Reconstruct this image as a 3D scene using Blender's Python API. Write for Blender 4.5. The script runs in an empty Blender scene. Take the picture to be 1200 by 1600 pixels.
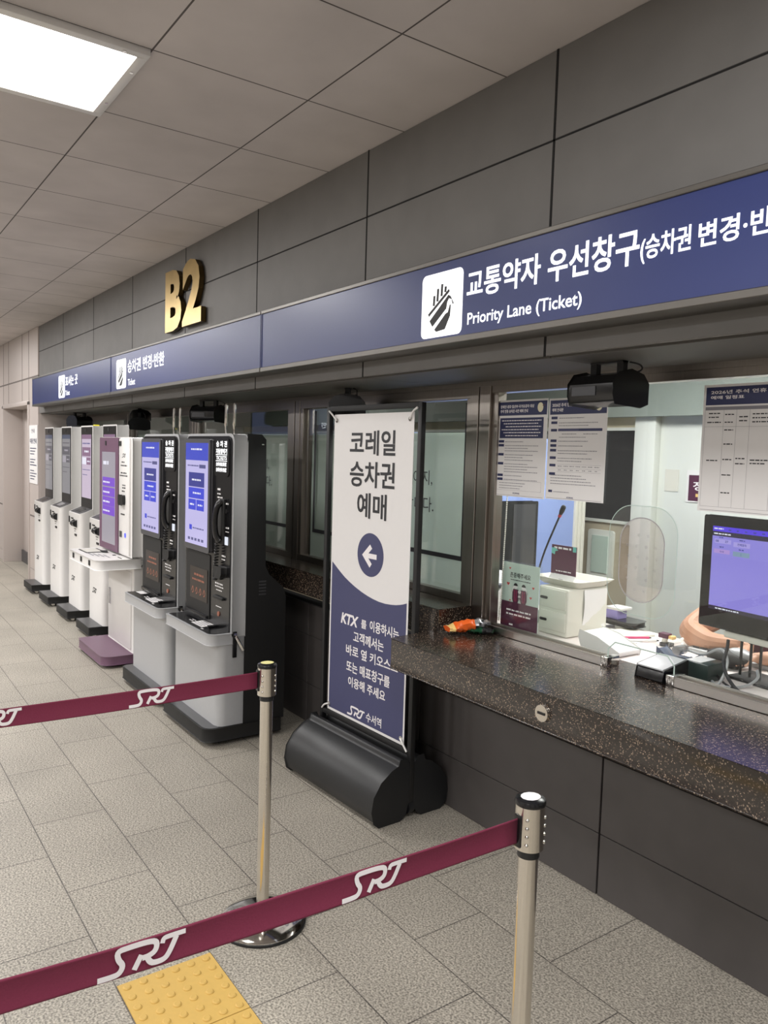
import bpy, bmesh, math, random
from mathutils import Vector, Matrix, Quaternion
random.seed(7)
S = bpy.context.scene
COL = S.collection
R = math.radians

# ------------------------------------------------------------------ camera
F = 1222.5
yaw, pitch, roll = -.955638, .0743375, .0301924
fwd = Vector((math.sin(yaw)*math.cos(pitch), math.cos(yaw)*math.cos(pitch), -math.sin(pitch)))
rt = fwd.cross(Vector((0, 0, 1))).normalized()
up = rt.cross(fwd)
r2 = math.cos(roll)*rt+math.sin(roll)*up
u2 = -math.sin(roll)*rt+math.cos(roll)*up
cam = bpy.data.cameras.new('camera')
cam.sensor_fit = 'HORIZONTAL'; cam.sensor_width = 36; cam.lens = 36*F/1200; cam.clip_start = .02
co = bpy.data.objects.new('camera', cam); COL.objects.link(co)
mw = Matrix((r2, u2, -fwd)).transposed().to_4x4(); mw.translation = (0, 0, 1.625)
co.matrix_world = mw
S.camera = co

# ------------------------------------------------------------------ world, exposure, lamps
S.view_settings.view_transform = 'Standard'; S.view_settings.look = 'None'
S.view_settings.gamma = 1; S.view_settings.exposure = 0.0
S.cycles.use_denoising = True
S.cycles.max_bounces = 8; S.cycles.transparent_max_bounces = 16
S.cycles.sample_clamp_indirect = 6
W = bpy.data.worlds.new('world'); S.world = W; W.use_nodes = True
W.node_tree.nodes['Background'].inputs[0].default_value = (.9, .92, 1, 1)
W.node_tree.nodes['Background'].inputs[1].default_value = .05

def lamp(name, x, y, z, sx, sy, watts, col=(1, .985, .97)):
    l = bpy.data.lights.new(name, 'AREA'); l.shape = 'RECTANGLE'; l.size = sx; l.size_y = sy
    l.energy = watts; l.color = col
    o = bpy.data.objects.new(name, l); COL.objects.link(o); o.location = (x, y, z)
    return o
LW = 44
for lx in (-12.4, -10.0, -7.6, -5.3, -.55, 1.85):          # the row the visible lamp belongs to
    lamp('ceiling_lamp_light', lx, .53, 2.915, .58, .58, LW)
for lx in (-12.4, -10.0, -7.6, -5.3, -2.95, -.55, 1.85):   # further rows over the hall behind the viewer
    for ly in (-2.4, -5.2):
        lamp('ceiling_lamp_light', lx, ly, 2.915, .58, .58, LW*1.15)
for lx in (-2.6, -1.0):                                    # lamps of the ticket office
    lamp('office_lamp_light', lx, 3.3, 2.38, 1.2, .5, 44, (1, .98, .95))
lamp('office_lamp_light', -6.5, 3.5, 2.38, 1.2, .5, 12, (1, .98, .95))

# ------------------------------------------------------------------ materials
def lin(c):
    o = []
    for v in c:
        v /= 255
        o.append(v/12.92 if v <= .04045 else ((v+.055)/1.055)**2.4)
    return (*o, 1)

def base(name):
    m = bpy.data.materials.new(name); m.use_nodes = True
    nt = m.node_tree
    return m, nt, nt.nodes['Principled BSDF'], nt.nodes.new, nt.links.new

def mk(name, rgb, rough=.5, metal=0, var=.04, scale=40, bump=0, spec=.5, coat=0, aniso=None, emit=0):
    """plain surface with a little procedural mottling"""
    m, nt, b, N, L = base(name)
    tc = N('ShaderNodeTexCoord'); no = N('ShaderNodeTexNoise'); no.inputs['Scale'].default_value = scale
    no.inputs['Detail'].default_value = 3
    if aniso:
        mp = N('ShaderNodeMapping'); mp.inputs['Scale'].default_value = aniso
        L(tc.outputs['Object'], mp.inputs[0]); L(mp.outputs[0], no.inputs['Vector'])
    else:
        L(tc.outputs['Object'], no.inputs['Vector'])
    mr = N('ShaderNodeMapRange'); mr.inputs['To Min'].default_value = 1-var; mr.inputs['To Max'].default_value = 1+var
    L(no.outputs['Fac'], mr.inputs['Value'])
    mx = N('ShaderNodeMix'); mx.data_type = 'RGBA'; mx.blend_type = 'MULTIPLY'; mx.inputs[0].default_value = 1
    mx.inputs[6].default_value = lin(rgb); L(mr.outputs[0], mx.inputs[7]); L(mx.outputs[2], b.inputs['Base Color'])
    b.inputs['Roughness'].default_value = rough; b.inputs['Metallic'].default_value = metal
    b.inputs['Specular IOR Level'].default_value = spec; b.inputs['Coat Weight'].default_value = coat
    if bump:
        bp = N('ShaderNodeBump'); bp.inputs['Strength'].default_value = bump; bp.inputs['Distance'].default_value = .01
        L(no.outputs['Fac'], bp.inputs['Height']); L(bp.outputs[0], b.inputs['Normal'])
    if emit:
        b.inputs['Emission Color'].default_value = lin(rgb); b.inputs['Emission Strength'].default_value = emit
    return m

def lit(name, rgb, s=1.0, rough=.15):
    """a screen, lamp or backlit face"""
    m, nt, b, N, L = base(name)
    b.inputs['Base Color'].default_value = (.01, .01, .012, 1); b.inputs['Roughness'].default_value = rough
    tc = N('ShaderNodeTexCoord'); no = N('ShaderNodeTexNoise'); no.inputs['Scale'].default_value = 6
    L(tc.outputs['Object'], no.inputs['Vector'])
    mr = N('ShaderNodeMapRange'); mr.inputs['To Min'].default_value = s*.96; mr.inputs['To Max'].default_value = s*1.04
    L(no.outputs['Fac'], mr.inputs['Value']); L(mr.outputs[0], b.inputs['Emission Strength'])
    b.inputs['Emission Color'].default_value = lin(rgb)
    return m

def speckle(name, dark, mid, light, scale, rough, amt=.35, bump=.0, large=None, spec=.5):
    """granite: cells of several tones"""
    m, nt, b, N, L = base(name)
    tc = N('ShaderNodeTexCoord'); vo = N('ShaderNodeTexVoronoi'); vo.inputs['Scale'].default_value = scale
    L(tc.outputs['Object'], vo.inputs['Vector'])
    sp = N('ShaderNodeSeparateColor'); L(vo.outputs['Color'], sp.inputs[0])
    cr = N('ShaderNodeValToRGB'); e = cr.color_ramp.elements
    e[0].position = .0; e[0].color = lin(dark); e[1].position = 1; e[1].color = lin(light)
    a = e.new(.5); a.color = lin(mid); a = e.new(1-amt*.5); a.color = lin(mid)
    L(sp.outputs[0], cr.inputs[0])
    no = N('ShaderNodeTexNoise'); no.inputs['Scale'].default_value = 1.7; no.inputs['Detail'].default_value = 5
    L(tc.outputs['Object'], no.inputs['Vector'])
    mr = N('ShaderNodeMapRange'); mr.inputs['To Min'].default_value = .8; mr.inputs['To Max'].default_value = 1.2
    L(no.outputs['Fac'], mr.inputs['Value'])
    mx = N('ShaderNodeMix'); mx.data_type = 'RGBA'; mx.blend_type = 'MULTIPLY'; mx.inputs[0].default_value = 1
    L(cr.outputs[0], mx.inputs[6]); L(mr.outputs[0], mx.inputs[7]); L(mx.outputs[2], b.inputs['Base Color'])
    b.inputs['Roughness'].default_value = rough; b.inputs['Specular IOR Level'].default_value = spec
    return m

def tiles(name, rgb, joint, bw, bh, ox, oy, off, mortar, rough, speck=0, var=.03, bump=.3, sscale=300):
    """slabs laid with thin joints, world metres"""
    m, nt, b, N, L = base(name)
    tc = N('ShaderNodeTexCoord'); mp = N('ShaderNodeMapping'); mp.inputs['Location'].default_value = (-ox, -oy, 0)
    L(tc.outputs['Object'], mp.inputs[0])
    br = N('ShaderNodeTexBrick'); br.offset = off; br.inputs['Scale'].default_value = 1
    br.inputs['Brick Width'].default_value = bw; br.inputs['Row Height'].default_value = bh
    br.inputs['Mortar Size'].default_value = mortar; br.inputs['Mortar Smooth'].default_value = .1
    c = lin(rgb)
    br.inputs['Color1'].default_value = tuple(v*(1-var) for v in c[:3])+(1,)
    br.inputs['Color2'].default_value = tuple(v*(1+var) for v in c[:3])+(1,)
    br.inputs['Mortar'].default_value = lin(joint)
    L(mp.outputs[0], br.inputs['Vector'])
    col = br.outputs['Color']
    for sc, am in ((2.2, .12), (sscale, speck)):
        if not am: continue
        no = N('ShaderNodeTexNoise'); no.inputs['Scale'].default_value = sc; no.inputs['Detail'].default_value = 4 if sc < 9 else 1
        L(tc.outputs['Object'], no.inputs['Vector'])
        mr = N('ShaderNodeMapRange'); mr.inputs['From Min'].default_value = .33 if sc > 9 else .25; mr.inputs['From Max'].default_value = .67 if sc > 9 else .75
        mr.inputs['To Min'].default_value = 1-am; mr.inputs['To Max'].default_value = 1+am
        L(no.outputs['Fac'], mr.inputs['Value'])
        mx = N('ShaderNodeMix'); mx.data_type = 'RGBA'; mx.blend_type = 'MULTIPLY'; mx.inputs[0].default_value = 1
        L(col, mx.inputs[6]); L(mr.outputs[0], mx.inputs[7]); col = mx.outputs[2]
    L(col, b.inputs['Base Color']); b.inputs['Roughness'].default_value = rough
    bp = N('ShaderNodeBump'); bp.invert = True; bp.inputs['Strength'].default_value = bump; bp.inputs['Distance'].default_value = .004
    L(br.outputs['Fac'], bp.inputs['Height']); L(bp.outputs[0], b.inputs['Normal'])
    return m

def glassy(name, tint, rough=0., extra=0.):
    """thin clear sheet: what lies behind shows through, with a mirror sheen"""
    m, nt, b, N, L = base(name)
    nt.nodes.remove(b)
    tr = N('ShaderNodeBsdfTransparent'); tr.inputs[0].default_value = lin(tint)
    gl = N('ShaderNodeBsdfGlossy'); gl.inputs['Roughness'].default_value = rough
    fr = N('ShaderNodeFresnel')
    ge = N('ShaderNodeNewGeometry'); io = N('ShaderNodeMapRange')      # same sheen on both faces of the sheet
    io.inputs['To Min'].default_value = 1.45; io.inputs['To Max'].default_value = 1/1.45
    L(ge.outputs['Backfacing'], io.inputs['Value']); L(io.outputs[0], fr.inputs[0])
    ad = N('ShaderNodeMath'); ad.operation = 'ADD'; ad.inputs[1].default_value = extra
    mx = N('ShaderNodeMixShader'); L(fr.outputs[0], ad.inputs[0]); L(ad.outputs[0], mx.inputs[0])
    L(tr.outputs[0], mx.inputs[1]); L(gl.outputs[0], mx.inputs[2])
    L(mx.outputs[0], nt.nodes['Material Output'].inputs[0])
    return m

def film(name, rgb, clear=.2):
    """frosted window film"""
    m, nt, b, N, L = base(name)
    nt.nodes.remove(b)
    d = N('ShaderNodeBsdfDiffuse'); t = N('ShaderNodeBsdfTranslucent'); p = N('ShaderNodeBsdfTransparent')
    tc = N('ShaderNodeTexCoord'); no = N('ShaderNodeTexNoise'); no.inputs['Scale'].default_value = 1.5
    L(tc.outputs['Object'], no.inputs['Vector'])
    mr = N('ShaderNodeMapRange'); mr.inputs['To Min'].default_value = .9; mr.inputs['To Max'].default_value = 1.1
    L(no.outputs['Fac'], mr.inputs['Value'])
    mc = N('ShaderNodeMix'); mc.data_type = 'RGBA'; mc.blend_type = 'MULTIPLY'; mc.inputs[0].default_value = 1
    mc.inputs[6].default_value = lin(rgb); L(mr.outputs[0], mc.inputs[7])
    L(mc.outputs[2], d.inputs[0]); L(mc.outputs[2], t.inputs[0])
    a = N('ShaderNodeMixShader'); a.inputs[0].default_value = .35
    L(d.outputs[0], a.inputs[1]); L(t.outputs[0], a.inputs[2])
    c = N('ShaderNodeMixShader'); c.inputs[0].default_value = clear
    L(a.outputs[0], c.inputs[1]); L(p.outputs[0], c.inputs[2])
    L(c.outputs[0], nt.nodes['Material Output'].inputs[0])
    return m

M = dict(
    floor=tiles('floor granite slabs', (160, 154, 143), (92, 87, 82), .6, .3, -2.57, .67, .5, .0022, .5, speck=.5, sscale=150),
    border=tiles('floor border slabs', (160, 154, 143), (92, 87, 82), .6, 2, -1.64, 1, 0, .0022, .5, speck=.5, sscale=150),
    ceiling=tiles('ceiling boards', (198, 191, 189), (86, 80, 78), .59, .585, -2.65, .885, 0, .0034, .8, var=.015, bump=.4),
    clad=mk('dark grey stone cladding', (110, 108, 106), .62, var=.13, scale=7, bump=.12),
    clad_low=mk('charcoal stone cladding', (78, 74, 73), .55, var=.14, scale=9, bump=.12),
    gap=mk('dark joint', (22, 21, 21), .9),
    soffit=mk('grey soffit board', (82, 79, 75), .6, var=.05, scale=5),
    beige=mk('beige metal wall panel', (186, 176, 171), .45, var=.03, scale=3),
    beige_gap=mk('beige panel joint', (112, 104, 100), .8),
    hall=mk('hall wall grey', (206, 203, 200), .7, var=.05, scale=2),
    steel=mk('brushed stainless steel', (222, 216, 206), .13, 1, var=.12, scale=14, aniso=(14, 14, .35)),
    steelw=mk('window frame steel', (158, 151, 144), .3, 1, var=.12, scale=14, aniso=(14, 14, .35)),
    steels=mk('dull sign frame metal', (112, 109, 105), .42, .9, var=.06, scale=10),
    grl=mk('speaker grille', (40, 40, 44), .3),
    ylw=mk('pale yellow sticker', (236, 230, 160), .5),
    steelh=mk('brushed steel rail', (206, 201, 195), .3, 1, var=.1, scale=14, aniso=(.35, 14, 14)),
    chrome=mk('polished chrome', (214, 212, 208), .1, 1, var=.03),
    granite=speckle('dark brown granite', (25, 21, 19), (44, 36, 31), (150, 132, 114), 300, .2, .26, spec=.8),
    white=mk('white enamel', (226, 224, 222), .3, var=.015),
    offwhite=mk('off white plastic', (212, 210, 200), .4, var=.02),
    paper=mk('white paper', (224, 222, 222), .7, var=.015),
    silver=mk('silver grey paint', (176, 177, 179), .42, .25, var=.03, scale=60),
    silverd=mk('dark silver bezel', (84, 84, 88), .35, .3, var=.03),
    black=mk('black gloss plastic', (20, 20, 22), .22, var=.1),
    blackm=mk('matt black metal', (19, 19, 20), .55, var=.1),
    dkgrey=mk('dark grey plinth', (70, 70, 73), .32, .2, var=.05),
    rubber=mk('black rubber', (27, 28, 30), .42, var=.12, scale=90, bump=.03),
    plum=mk('plum paint', (112, 82, 104), .38, .1, var=.03),
    maroon=mk('maroon print', (82, 38, 62), .5, var=.04),
    navy=mk('navy print', (66, 68, 104), .5, var=.02),
    navyd=mk('dark navy print', (34, 40, 84), .5, var=.03),
    belt=mk('maroon woven belt', (114, 34, 62), .8, var=.08, scale=240, bump=.1),
    beltw=mk('white belt print', (236, 232, 234), .7),
    ink=mk('charcoal print', (44, 44, 48), .6),
    inkg=mk('grey print', (130, 128, 136), .6),
    inkb=mk('brown print', (150, 122, 110), .6),
    brown=mk('bronze label', (46, 38, 34), .4),
    copper=mk('copper print', (150, 92, 72), .4),
    gold=mk('brushed brass', (184, 157, 104), .36, .95, var=.22, scale=9),
    golds=mk('dark brass edge', (92, 76, 48), .4, 1),
    yellow=mk('ochre tactile tile', (206, 170, 92), .55, var=.06, scale=60),
    signblue=mk('navy blue sign face', (38, 50, 104), .36, 0, var=.02, scale=4),
    glow=lit('backlit white lettering', (255, 255, 255), 1.6),
    glowsoft=lit('soft lit white', (235, 240, 250), .95),
    lampface=lit('lamp diffuser', (255, 252, 246), 9),
    glass=glassy('window glass', (250, 252, 251), 0, .0),
    glassd=glassy('tinted window glass', (246, 248, 247), 0, .03),
    acry=glassy('clear acrylic', (254, 255, 254), 0, .02),
    acryp=glassy('pale pink acrylic', (254, 249, 249), 0, .02),
    film=film('frosted window film', (214, 222, 215), .08),
    orange=mk('orange foil wrapper', (222, 96, 36), .25, var=.1, bump=.3),
    tan=mk('pale wrapper lining', (226, 190, 120), .35),
    green=mk('dark green foil wrapper', (24, 66, 44), .25, var=.1, bump=.3),
    foil=mk('silver foil', (200, 200, 205), .25, .8, var=.1),
    blue=mk('light blue partition', (140, 160, 214), .7, var=.02),
    hdr=mk('grey green header', (134, 142, 136), .5),
    cream=mk('cream wall', (226, 216, 188), .7),
    sand=mk('beige partition', (172, 162, 142), .7),
    owhite=mk('white office wall', (216, 219, 214), .6, var=.015),
    desk=mk('pale desk top', (224, 214, 210), .5, var=.02),
    mint=mk('pale mint glass', (186, 204, 196), .3),
    lilac=mk('lilac box', (150, 140, 200), .5),
    skin=mk('skin', (190, 144, 118), .5, var=.05, scale=20),
    hair=mk('black hair', (26, 22, 20), .5),
    uniform=mk('maroon uniform cloth', (88, 40, 58), .8, var=.08, scale=120),
    red=mk('red plastic', (190, 54, 56), .35), pinkp=mk('rose pen', (200, 60, 110), .35),
    moon=mk('pale yellow print', (226, 220, 190), .6), crow=mk('umber print', (90, 60, 50), .6),
    plate=mk('blue grey plate', (84, 92, 112), .5),
    knit=mk('pale beads', (220, 216, 206), .4),
)

# ------------------------------------------------------------------ mesh builder
ORG = {}

def rrect(x0, x1, z0, z1, r, n=5):
    """rounded rectangle outline; r is one radius or four (bl, br, tr, tl)"""
    rs = (r,)*4 if not isinstance(r, tuple) else r
    out = []
    for (cx, cz, a0), rr in zip(((x0, z0, 180), (x1, z0, 270), (x1, z1, 0), (x0, z1, 90)), rs):
        if rr <= 0: out.append((cx, cz)); continue
        mx_ = cx+rr if cx == x0 else cx-rr
        mz_ = cz+rr if cz == z0 else cz-rr
        for i in range(n+1):
            a = R(a0+90*i/n); out.append((mx_+rr*math.cos(a), mz_+rr*math.sin(a)))
    return out

def circ(cx, cz, r, n=24, rz=None):
    return [(cx+r*math.cos(2*math.pi*i/n), cz+(rz or r)*math.sin(2*math.pi*i/n)) for i in range(n)]

def smooth(pts, it=2, closed=False):
    for _ in range(it):
        out = [] if closed else [pts[0]]
        k = len(pts)
        for i in range(k if closed else k-1):
            a, b = Vector(pts[i]), Vector(pts[(i+1) % k])
            out += [tuple(a*.75+b*.25), tuple(a*.25+b*.75)]
        if not closed: out.append(pts[-1])
        pts = out
    return pts

_tc = bpy.data.curves.new('lettering', 'FONT'); _tc.resolution_u = 3
_to = bpy.data.objects.new('lettering', _tc)
_cache = {}
def glyphs(body, bold=0., shear=0., space=1.):
    k = (body, bold, shear, space)
    if k not in _cache:
        COL.objects.link(_to)
        _tc.body = body; _tc.offset = bold; _tc.shear = shear; _tc.space_character = space
        dg = bpy.context.evaluated_depsgraph_get(); dg.update()
        me = bpy.data.meshes.new_from_object(_to.evaluated_get(dg))
        v = [(a.co.x, a.co.y) for a in me.vertices]; f = [tuple(p.vertices) for p in me.polygons]
        bpy.data.meshes.remove(me); COL.objects.unlink(_to)
        xs = [a[0] for a in v]; ys = [a[1] for a in v]
        x0, x1, y0, y1 = min(xs), max(xs), min(ys), max(ys)
        _cache[k] = ([((a-x0)/(x1-x0), (b-y0)/(y1-y0)) for a, b in v], f, (x1-x0)/(y1-y0))
    return _cache[k]

class MB:
    def __init__(s): s.v = []; s.f = []; s.mi = []; s.m = 0
    def mat(s, i): s.m = i; return s
    def add(s, vs, fs):
        k = len(s.v); s.v += [tuple(a) for a in vs]
        for f in fs: s.f.append(tuple(i+k for i in f)); s.mi.append(s.m)
        return s
    def box(s, x0, x1, y0, y1, z0, z1):
        v = [(x, y, z) for x in (x0, x1) for y in (y0, y1) for z in (z0, z1)]
        return s.add(v, [(0, 1, 3, 2), (4, 6, 7, 5), (0, 4, 5, 1), (2, 3, 7, 6), (0, 2, 6, 4), (1, 5, 7, 3)])
    def prism(s, poly, ax, a, b):
        n = len(poly)
        def P(p, t): return (t, p[0], p[1]) if ax == 'x' else (p[0], t, p[1]) if ax == 'y' else (p[0], p[1], t)
        v = [P(p, a) for p in poly]+[P(p, b) for p in poly]
        f = [tuple(range(n)), tuple(range(2*n-1, n-1, -1))]
        f += [(i, (i+1) % n, (i+1) % n+n, i+n) for i in range(n)]
        return s.add(v, f)
    def flat(s, poly, fn): return s.add([fn(*p) for p in poly], [tuple(range(len(poly)))])
    def tube(s, pts, r, n=8, cap=True):
        pts = [Vector(p) for p in pts]; rs = r if isinstance(r, (list, tuple)) else [r]*len(pts)
        v = []; f = []; nrm = None
        for i, p in enumerate(pts):
            d = (pts[min(i+1, len(pts)-1)]-pts[max(i-1, 0)]).normalized()
            if nrm is None: nrm = d.orthogonal().normalized()
            else:
                nrm = (nrm-d*nrm.dot(d))
                nrm = nrm.normalized() if nrm.length > 1e-6 else d.orthogonal().normalized()
            bn = d.cross(nrm)
            for j in range(n):
                a = 2*math.pi*j/n; v.append(p+rs[i]*(math.cos(a)*nrm+math.sin(a)*bn))
        for i in range(len(pts)-1):
            for j in range(n):
                f.append((i*n+j, i*n+(j+1) % n, (i+1)*n+(j+1) % n, (i+1)*n+j))
        if cap: f += [tuple(range(n-1, -1, -1)), tuple(range((len(pts)-1)*n, len(pts)*n))]
        return s.add(v, f)
    def lathe(s, prof, cx, cy, n=32):
        v = []; f = []
        for r, z in prof:
            for j in range(n):
                a = 2*math.pi*j/n; v.append((cx+r*math.cos(a), cy+r*math.sin(a), z))
        for i in range(len(prof)-1):
            for j in range(n): f.append((i*n+j, i*n+(j+1) % n, (i+1)*n+(j+1) % n, (i+1)*n+j))
        f += [tuple(range(n-1, -1, -1)), tuple(range((len(prof)-1)*n, len(prof)*n))]
        return s.add(v, f)
    def ball(s, c, r, n=10):
        rx, ry, rz = r if isinstance(r, tuple) else (r,)*3
        pr = [(max(1e-4, math.cos(-math.pi/2+math.pi*i/n)), math.sin(-math.pi/2+math.pi*i/n)) for i in range(n+1)]
        k = len(s.v); s.lathe(pr, 0, 0, n*2)
        for i in range(k, len(s.v)):
            x, y, z = s.v[i]; s.v[i] = (c[0]+x*rx, c[1]+y*ry, c[2]+z*rz)
        return s
    def strip(s, pts, w, fn):
        """flat thick line through (u, v) points"""
        pts = [Vector(p) for p in pts]; v = []; n = len(pts)
        for i, p in enumerate(pts):
            a = (pts[i]-pts[i-1]).normalized() if i else None
            b = (pts[i+1]-pts[i]).normalized() if i < n-1 else None
            d = (a+b).normalized() if a and b and (a+b).length > 1e-6 else (a or b)
            k = w/2/max(.5, d.dot(b or a)); q = Vector((-d.y, d.x))*k
            v += [fn(*(p+q)), fn(*(p-q))]
        return s.add(v, [(2*i, 2*i+1, 2*i+3, 2*i+2) for i in range(n-1)])
    def text(s, body, x0, x1, z0, z1, fn, bold=0., shear=0., space=1.):
        hang = any(ord(c) > 0x2000 for c in body)
        g, f, ar = glyphs(body, min(bold, .010) if hang else bold, shear, space)
        if x1 is None: x1 = x0+(z1-z0)*ar
        e = (bold-.010)*.55*(z1-z0) if hang and bold > .010 else 0
        o = Vector(fn(x0, z0)); nn = (Vector(fn(x0+.01, z0))-o).cross(Vector(fn(x0, z0+.01))-o).normalized()
        for k, (sx, sz) in enumerate(((-1, -.8), (1, -.8), (1, .8), (-1, .8)) if e else ((0, 0),)):
            s.add([tuple(Vector(fn(x0+a*(x1-x0)+sx*e, z0+b*(z1-z0)+sz*e))+nn*k*.00012) for a, b in g], f)
        return s
    def words(s, x0, x1, z, h, fn, seed=0):
        """a line of print too small to read: word-long strokes"""
        rnd = random.Random(seed); x = x0
        while x < x1-h*.5:
            w = min(h*rnd.uniform(1.2, 4), x1-x); 
            s.flat([(x, z), (x+w, z), (x+w, z+h*rnd.uniform(.75, 1)), (x, z+h*.9)], fn); x += w+h*.6
        return s
    def build(s, name, mats, parent=None, bev=0., seg=2, flatshade=False):
        me = bpy.data.meshes.new(name)
        o = bpy.data.objects.new(name, me)
        org = Vector((0, 0, 0))
        if parent is not None:
            org = ORG[parent.name]; o.parent = parent
        me.from_pydata([tuple(Vector(v)-org) for v in s.v], [], s.f)
        ORG[o.name] = org
        mats = mats if isinstance(mats, (list, tuple)) else [mats]
        for m in mats: me.materials.append(M[m] if isinstance(m, str) else m)
        for p, i in zip(me.polygons, s.mi): p.material_index = i
        bm = bmesh.new(); bm.from_mesh(me)
        if bev:
            es = [e for e in bm.edges if len(e.link_faces) == 2 and e.calc_face_angle(0) > .7]
            bmesh.ops.bevel(bm, geom=es, offset=bev, segments=seg, affect='EDGES', clamp_overlap=True, profile=.5)
        bmesh.ops.recalc_face_normals(bm, faces=bm.faces)
        bm.to_mesh(me); bm.free()
        if not flatshade:
            me.polygons.foreach_set('use_smooth', [True]*len(me.polygons)); me.set_sharp_from_angle(angle=R(35))
        COL.objects.link(o)
        return o

def thing(name, label, cat, loc, group=None, rz=0):
    o = bpy.data.objects.new(name, None); COL.objects.link(o); o.location = loc
    o.empty_display_size = .05
    ORG[o.name] = Vector(loc); o['label'] = label; o['category'] = cat
    if group: o['group'] = group
    return o
def tag(o, label, cat, group=None):
    o['label'] = label; o['category'] = cat
    if group: o['group'] = group
    return o
def struct(o): o['kind'] = 'structure'; return o
def turn(o, deg, axis='Z', piv=None):
    """turn a finished thing about its own base"""
    o.rotation_euler = {'Z': (0, 0, R(deg)), 'X': (R(deg), 0, 0), 'Y': (0, R(deg), 0)}[axis]
def onY(y): return lambda u, v: (u, y, v)
def onZ(z): return lambda u, v: (u, v, z)
def onX(x): return lambda u, v: (x, u, v)
def B(x0, x1, y0, y1, z0, z1): return MB().box(x0, x1, y0, y1, z0, z1)

# ================================================================== the hall
struct(B(-18, 4, -8, 2.42, -.1, 0).build('floor', 'floor'))
struct(B(-18, 4, 1.875, 2.315, 0, .0008).build('trim_9', 'border'))
struct(B(-18, 4, -8, 1.93, 2.925, 3.0).build('ceiling', 'ceiling'))
struct(B(-18, 4, -8.1, -8, 0, 2.925).build('wall_back', 'hall'))
for cx, cy in ((1.6, -1.6), (-.6, -4.2), (2.9, .2), (-6.2, -4.2), (-11.8, -4.2)):      # unseen dark columns, added to give the polished steel streaky reflections
    struct(MB().prism(circ(cx, cy, .36, 32), 'z', 0, 2.925).build('column', 'clad_low'))
struct(B(4, 4.1, -8, 2.42, 0, 2.925).build('wall_right', 'hall'))
struct(B(-18.1, -18, -8, 2.42, 0, 2.925).build('wall_far', 'hall'))
JX = [-9.47, -8.35, -7.24, -6.14, -5.03, -3.97, -2.90, -1.823, -.75, .33, 1.41, 2.49, 3.6, 4]
g = .004
mb = MB()
for a, b in zip(JX, JX[1:]):
    for z0, z1 in ((1.957, 2.643), (2.643, 2.925)):
        mb.box(a+g, b-g, 1.912, 1.932, z0+g, z1-g*.2)
w = struct(mb.build('wall_upper', 'clad', bev=.0015, seg=1))
mb = MB()
for a in JX[1:-1]: mb.box(a-.0045, a+.0045, 1.9112, 1.913, 1.957, 2.925)
struct(mb.box(-9.47, 4, 1.9112, 1.913, 2.640, 2.646).build('trim_11', 'gap'))
struct(B(-9.47, 4, 1.93, 2.45, 1.975, 2.93).build('trim_1', 'gap'))
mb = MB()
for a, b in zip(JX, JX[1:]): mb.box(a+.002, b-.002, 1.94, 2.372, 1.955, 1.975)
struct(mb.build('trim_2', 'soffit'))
struct(B(-9.47, 4, 2.357, 2.3635, 1.935, 1.955).build('trim_3', 'steelw'))
# lower cladding
LJ = [-9.47]+[-8.42+1.1*i for i in range(12)]
LJ = [x for x in LJ if x < 4]+[4]
mb = MB()
for a, b in zip(LJ, LJ[1:]):
    for z0, z1 in ((0, .237), (.237, .53), (.53, .72)):
        mb.box(a+g, b-g, 2.312, 2.33, z0+g*.4, z1-g*.4)
struct(mb.build('wall_lower', 'clad_low', bev=.0015, seg=1))
struct(B(-9.47, 4, 2.328, 2.42, 0, .72).build('trim_4', 'gap'))

# beige wall with the door recess at the far left
mb = MB(); gp = .005
DX0, DX1, DH = -11.62, -9.97, 2.07
vx = [-18, -16.2, -15.2, -14.2, -13.1, -12.2, DX0, -11.25, -10.36, DX1+.0, -9.47]
for a, b in zip(vx, vx[1:]):
    inside = a >= DX0-.01 and b <= DX1+.01
    for z0, z1 in ((0, .15), (.15, .78), (.78, 2.38), (2.38, 2.925)):
        if inside:
            if z1 <= DH: continue
            z0 = max(z0, DH)
        mb.box(a+gp, b-gp, 1.9, 1.93, z0+gp*.6, z1-gp*.6)
struct(mb.build('wall_left', 'beige', bev=.002, seg=1))
mb = MB()
for a in vx[1:-1]: mb.box(a-.008, a+.008, 1.8985, 1.901, DH+.06 if DX0-.01 < a < DX1+.01 else 0, 2.925)
for z in (.78, 2.38):
    for a, b in (((-18, DX0-.05), (DX1+.05, -9.47)) if z < 1 else ((-18, -9.47),)): mb.box(a, b, 1.8985, 1.901, z-.009, z+.009)
struct(mb.build('trim_10', 'beige_gap'))
struct(MB().box(-18, DX0, 1.925, 2.5, 0, 2.925).box(DX0, DX1, 1.925, 2.5, DH+.02, 2.925).box(DX1, -9.478, 1.925, 2.5, 0, 2.925)
       .build('trim_5', 'beige_gap'))
struct(B(-9.478, -9.47, 1.925, 2.43, 0, 1.96).build('trim_6', 'beige'))
d = struct(B(DX0, -10.9, 2.13, 2.16, .02, DH).build('door_1', 'beige', bev=.003))
B(-10.895, DX1, 2.13, 2.16, .02, DH).build('leaf', 'beige', d, bev=.003)
MB().box(DX0-.04, DX0+.02, 1.885, 2.17, 0, DH+.04).box(DX1-.02, DX1+.04, 1.885, 2.17, 0, DH+.04).box(DX0-.04, DX1+.04, 1.885, 2.17, DH, DH+.05).build('door_frame', 'beige', d, bev=.003)
B(DX0, DX1, 2.11, 2.131, .0, .16).build('kick_plate', 'dkgrey', d)
MB().tube([(-10.80, 2.13, .97), (-10.80, 2.08, .97), (-10.68, 2.08, .965)], .011).lathe([(.001, .90), (.001, .90)], -10.8, 2.13, 6).build('handle', 'steel', d)
B(-10.93, -10.865, 2.117, 2.132, .16, DH).build('meeting_strip', 'gap', d)
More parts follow.
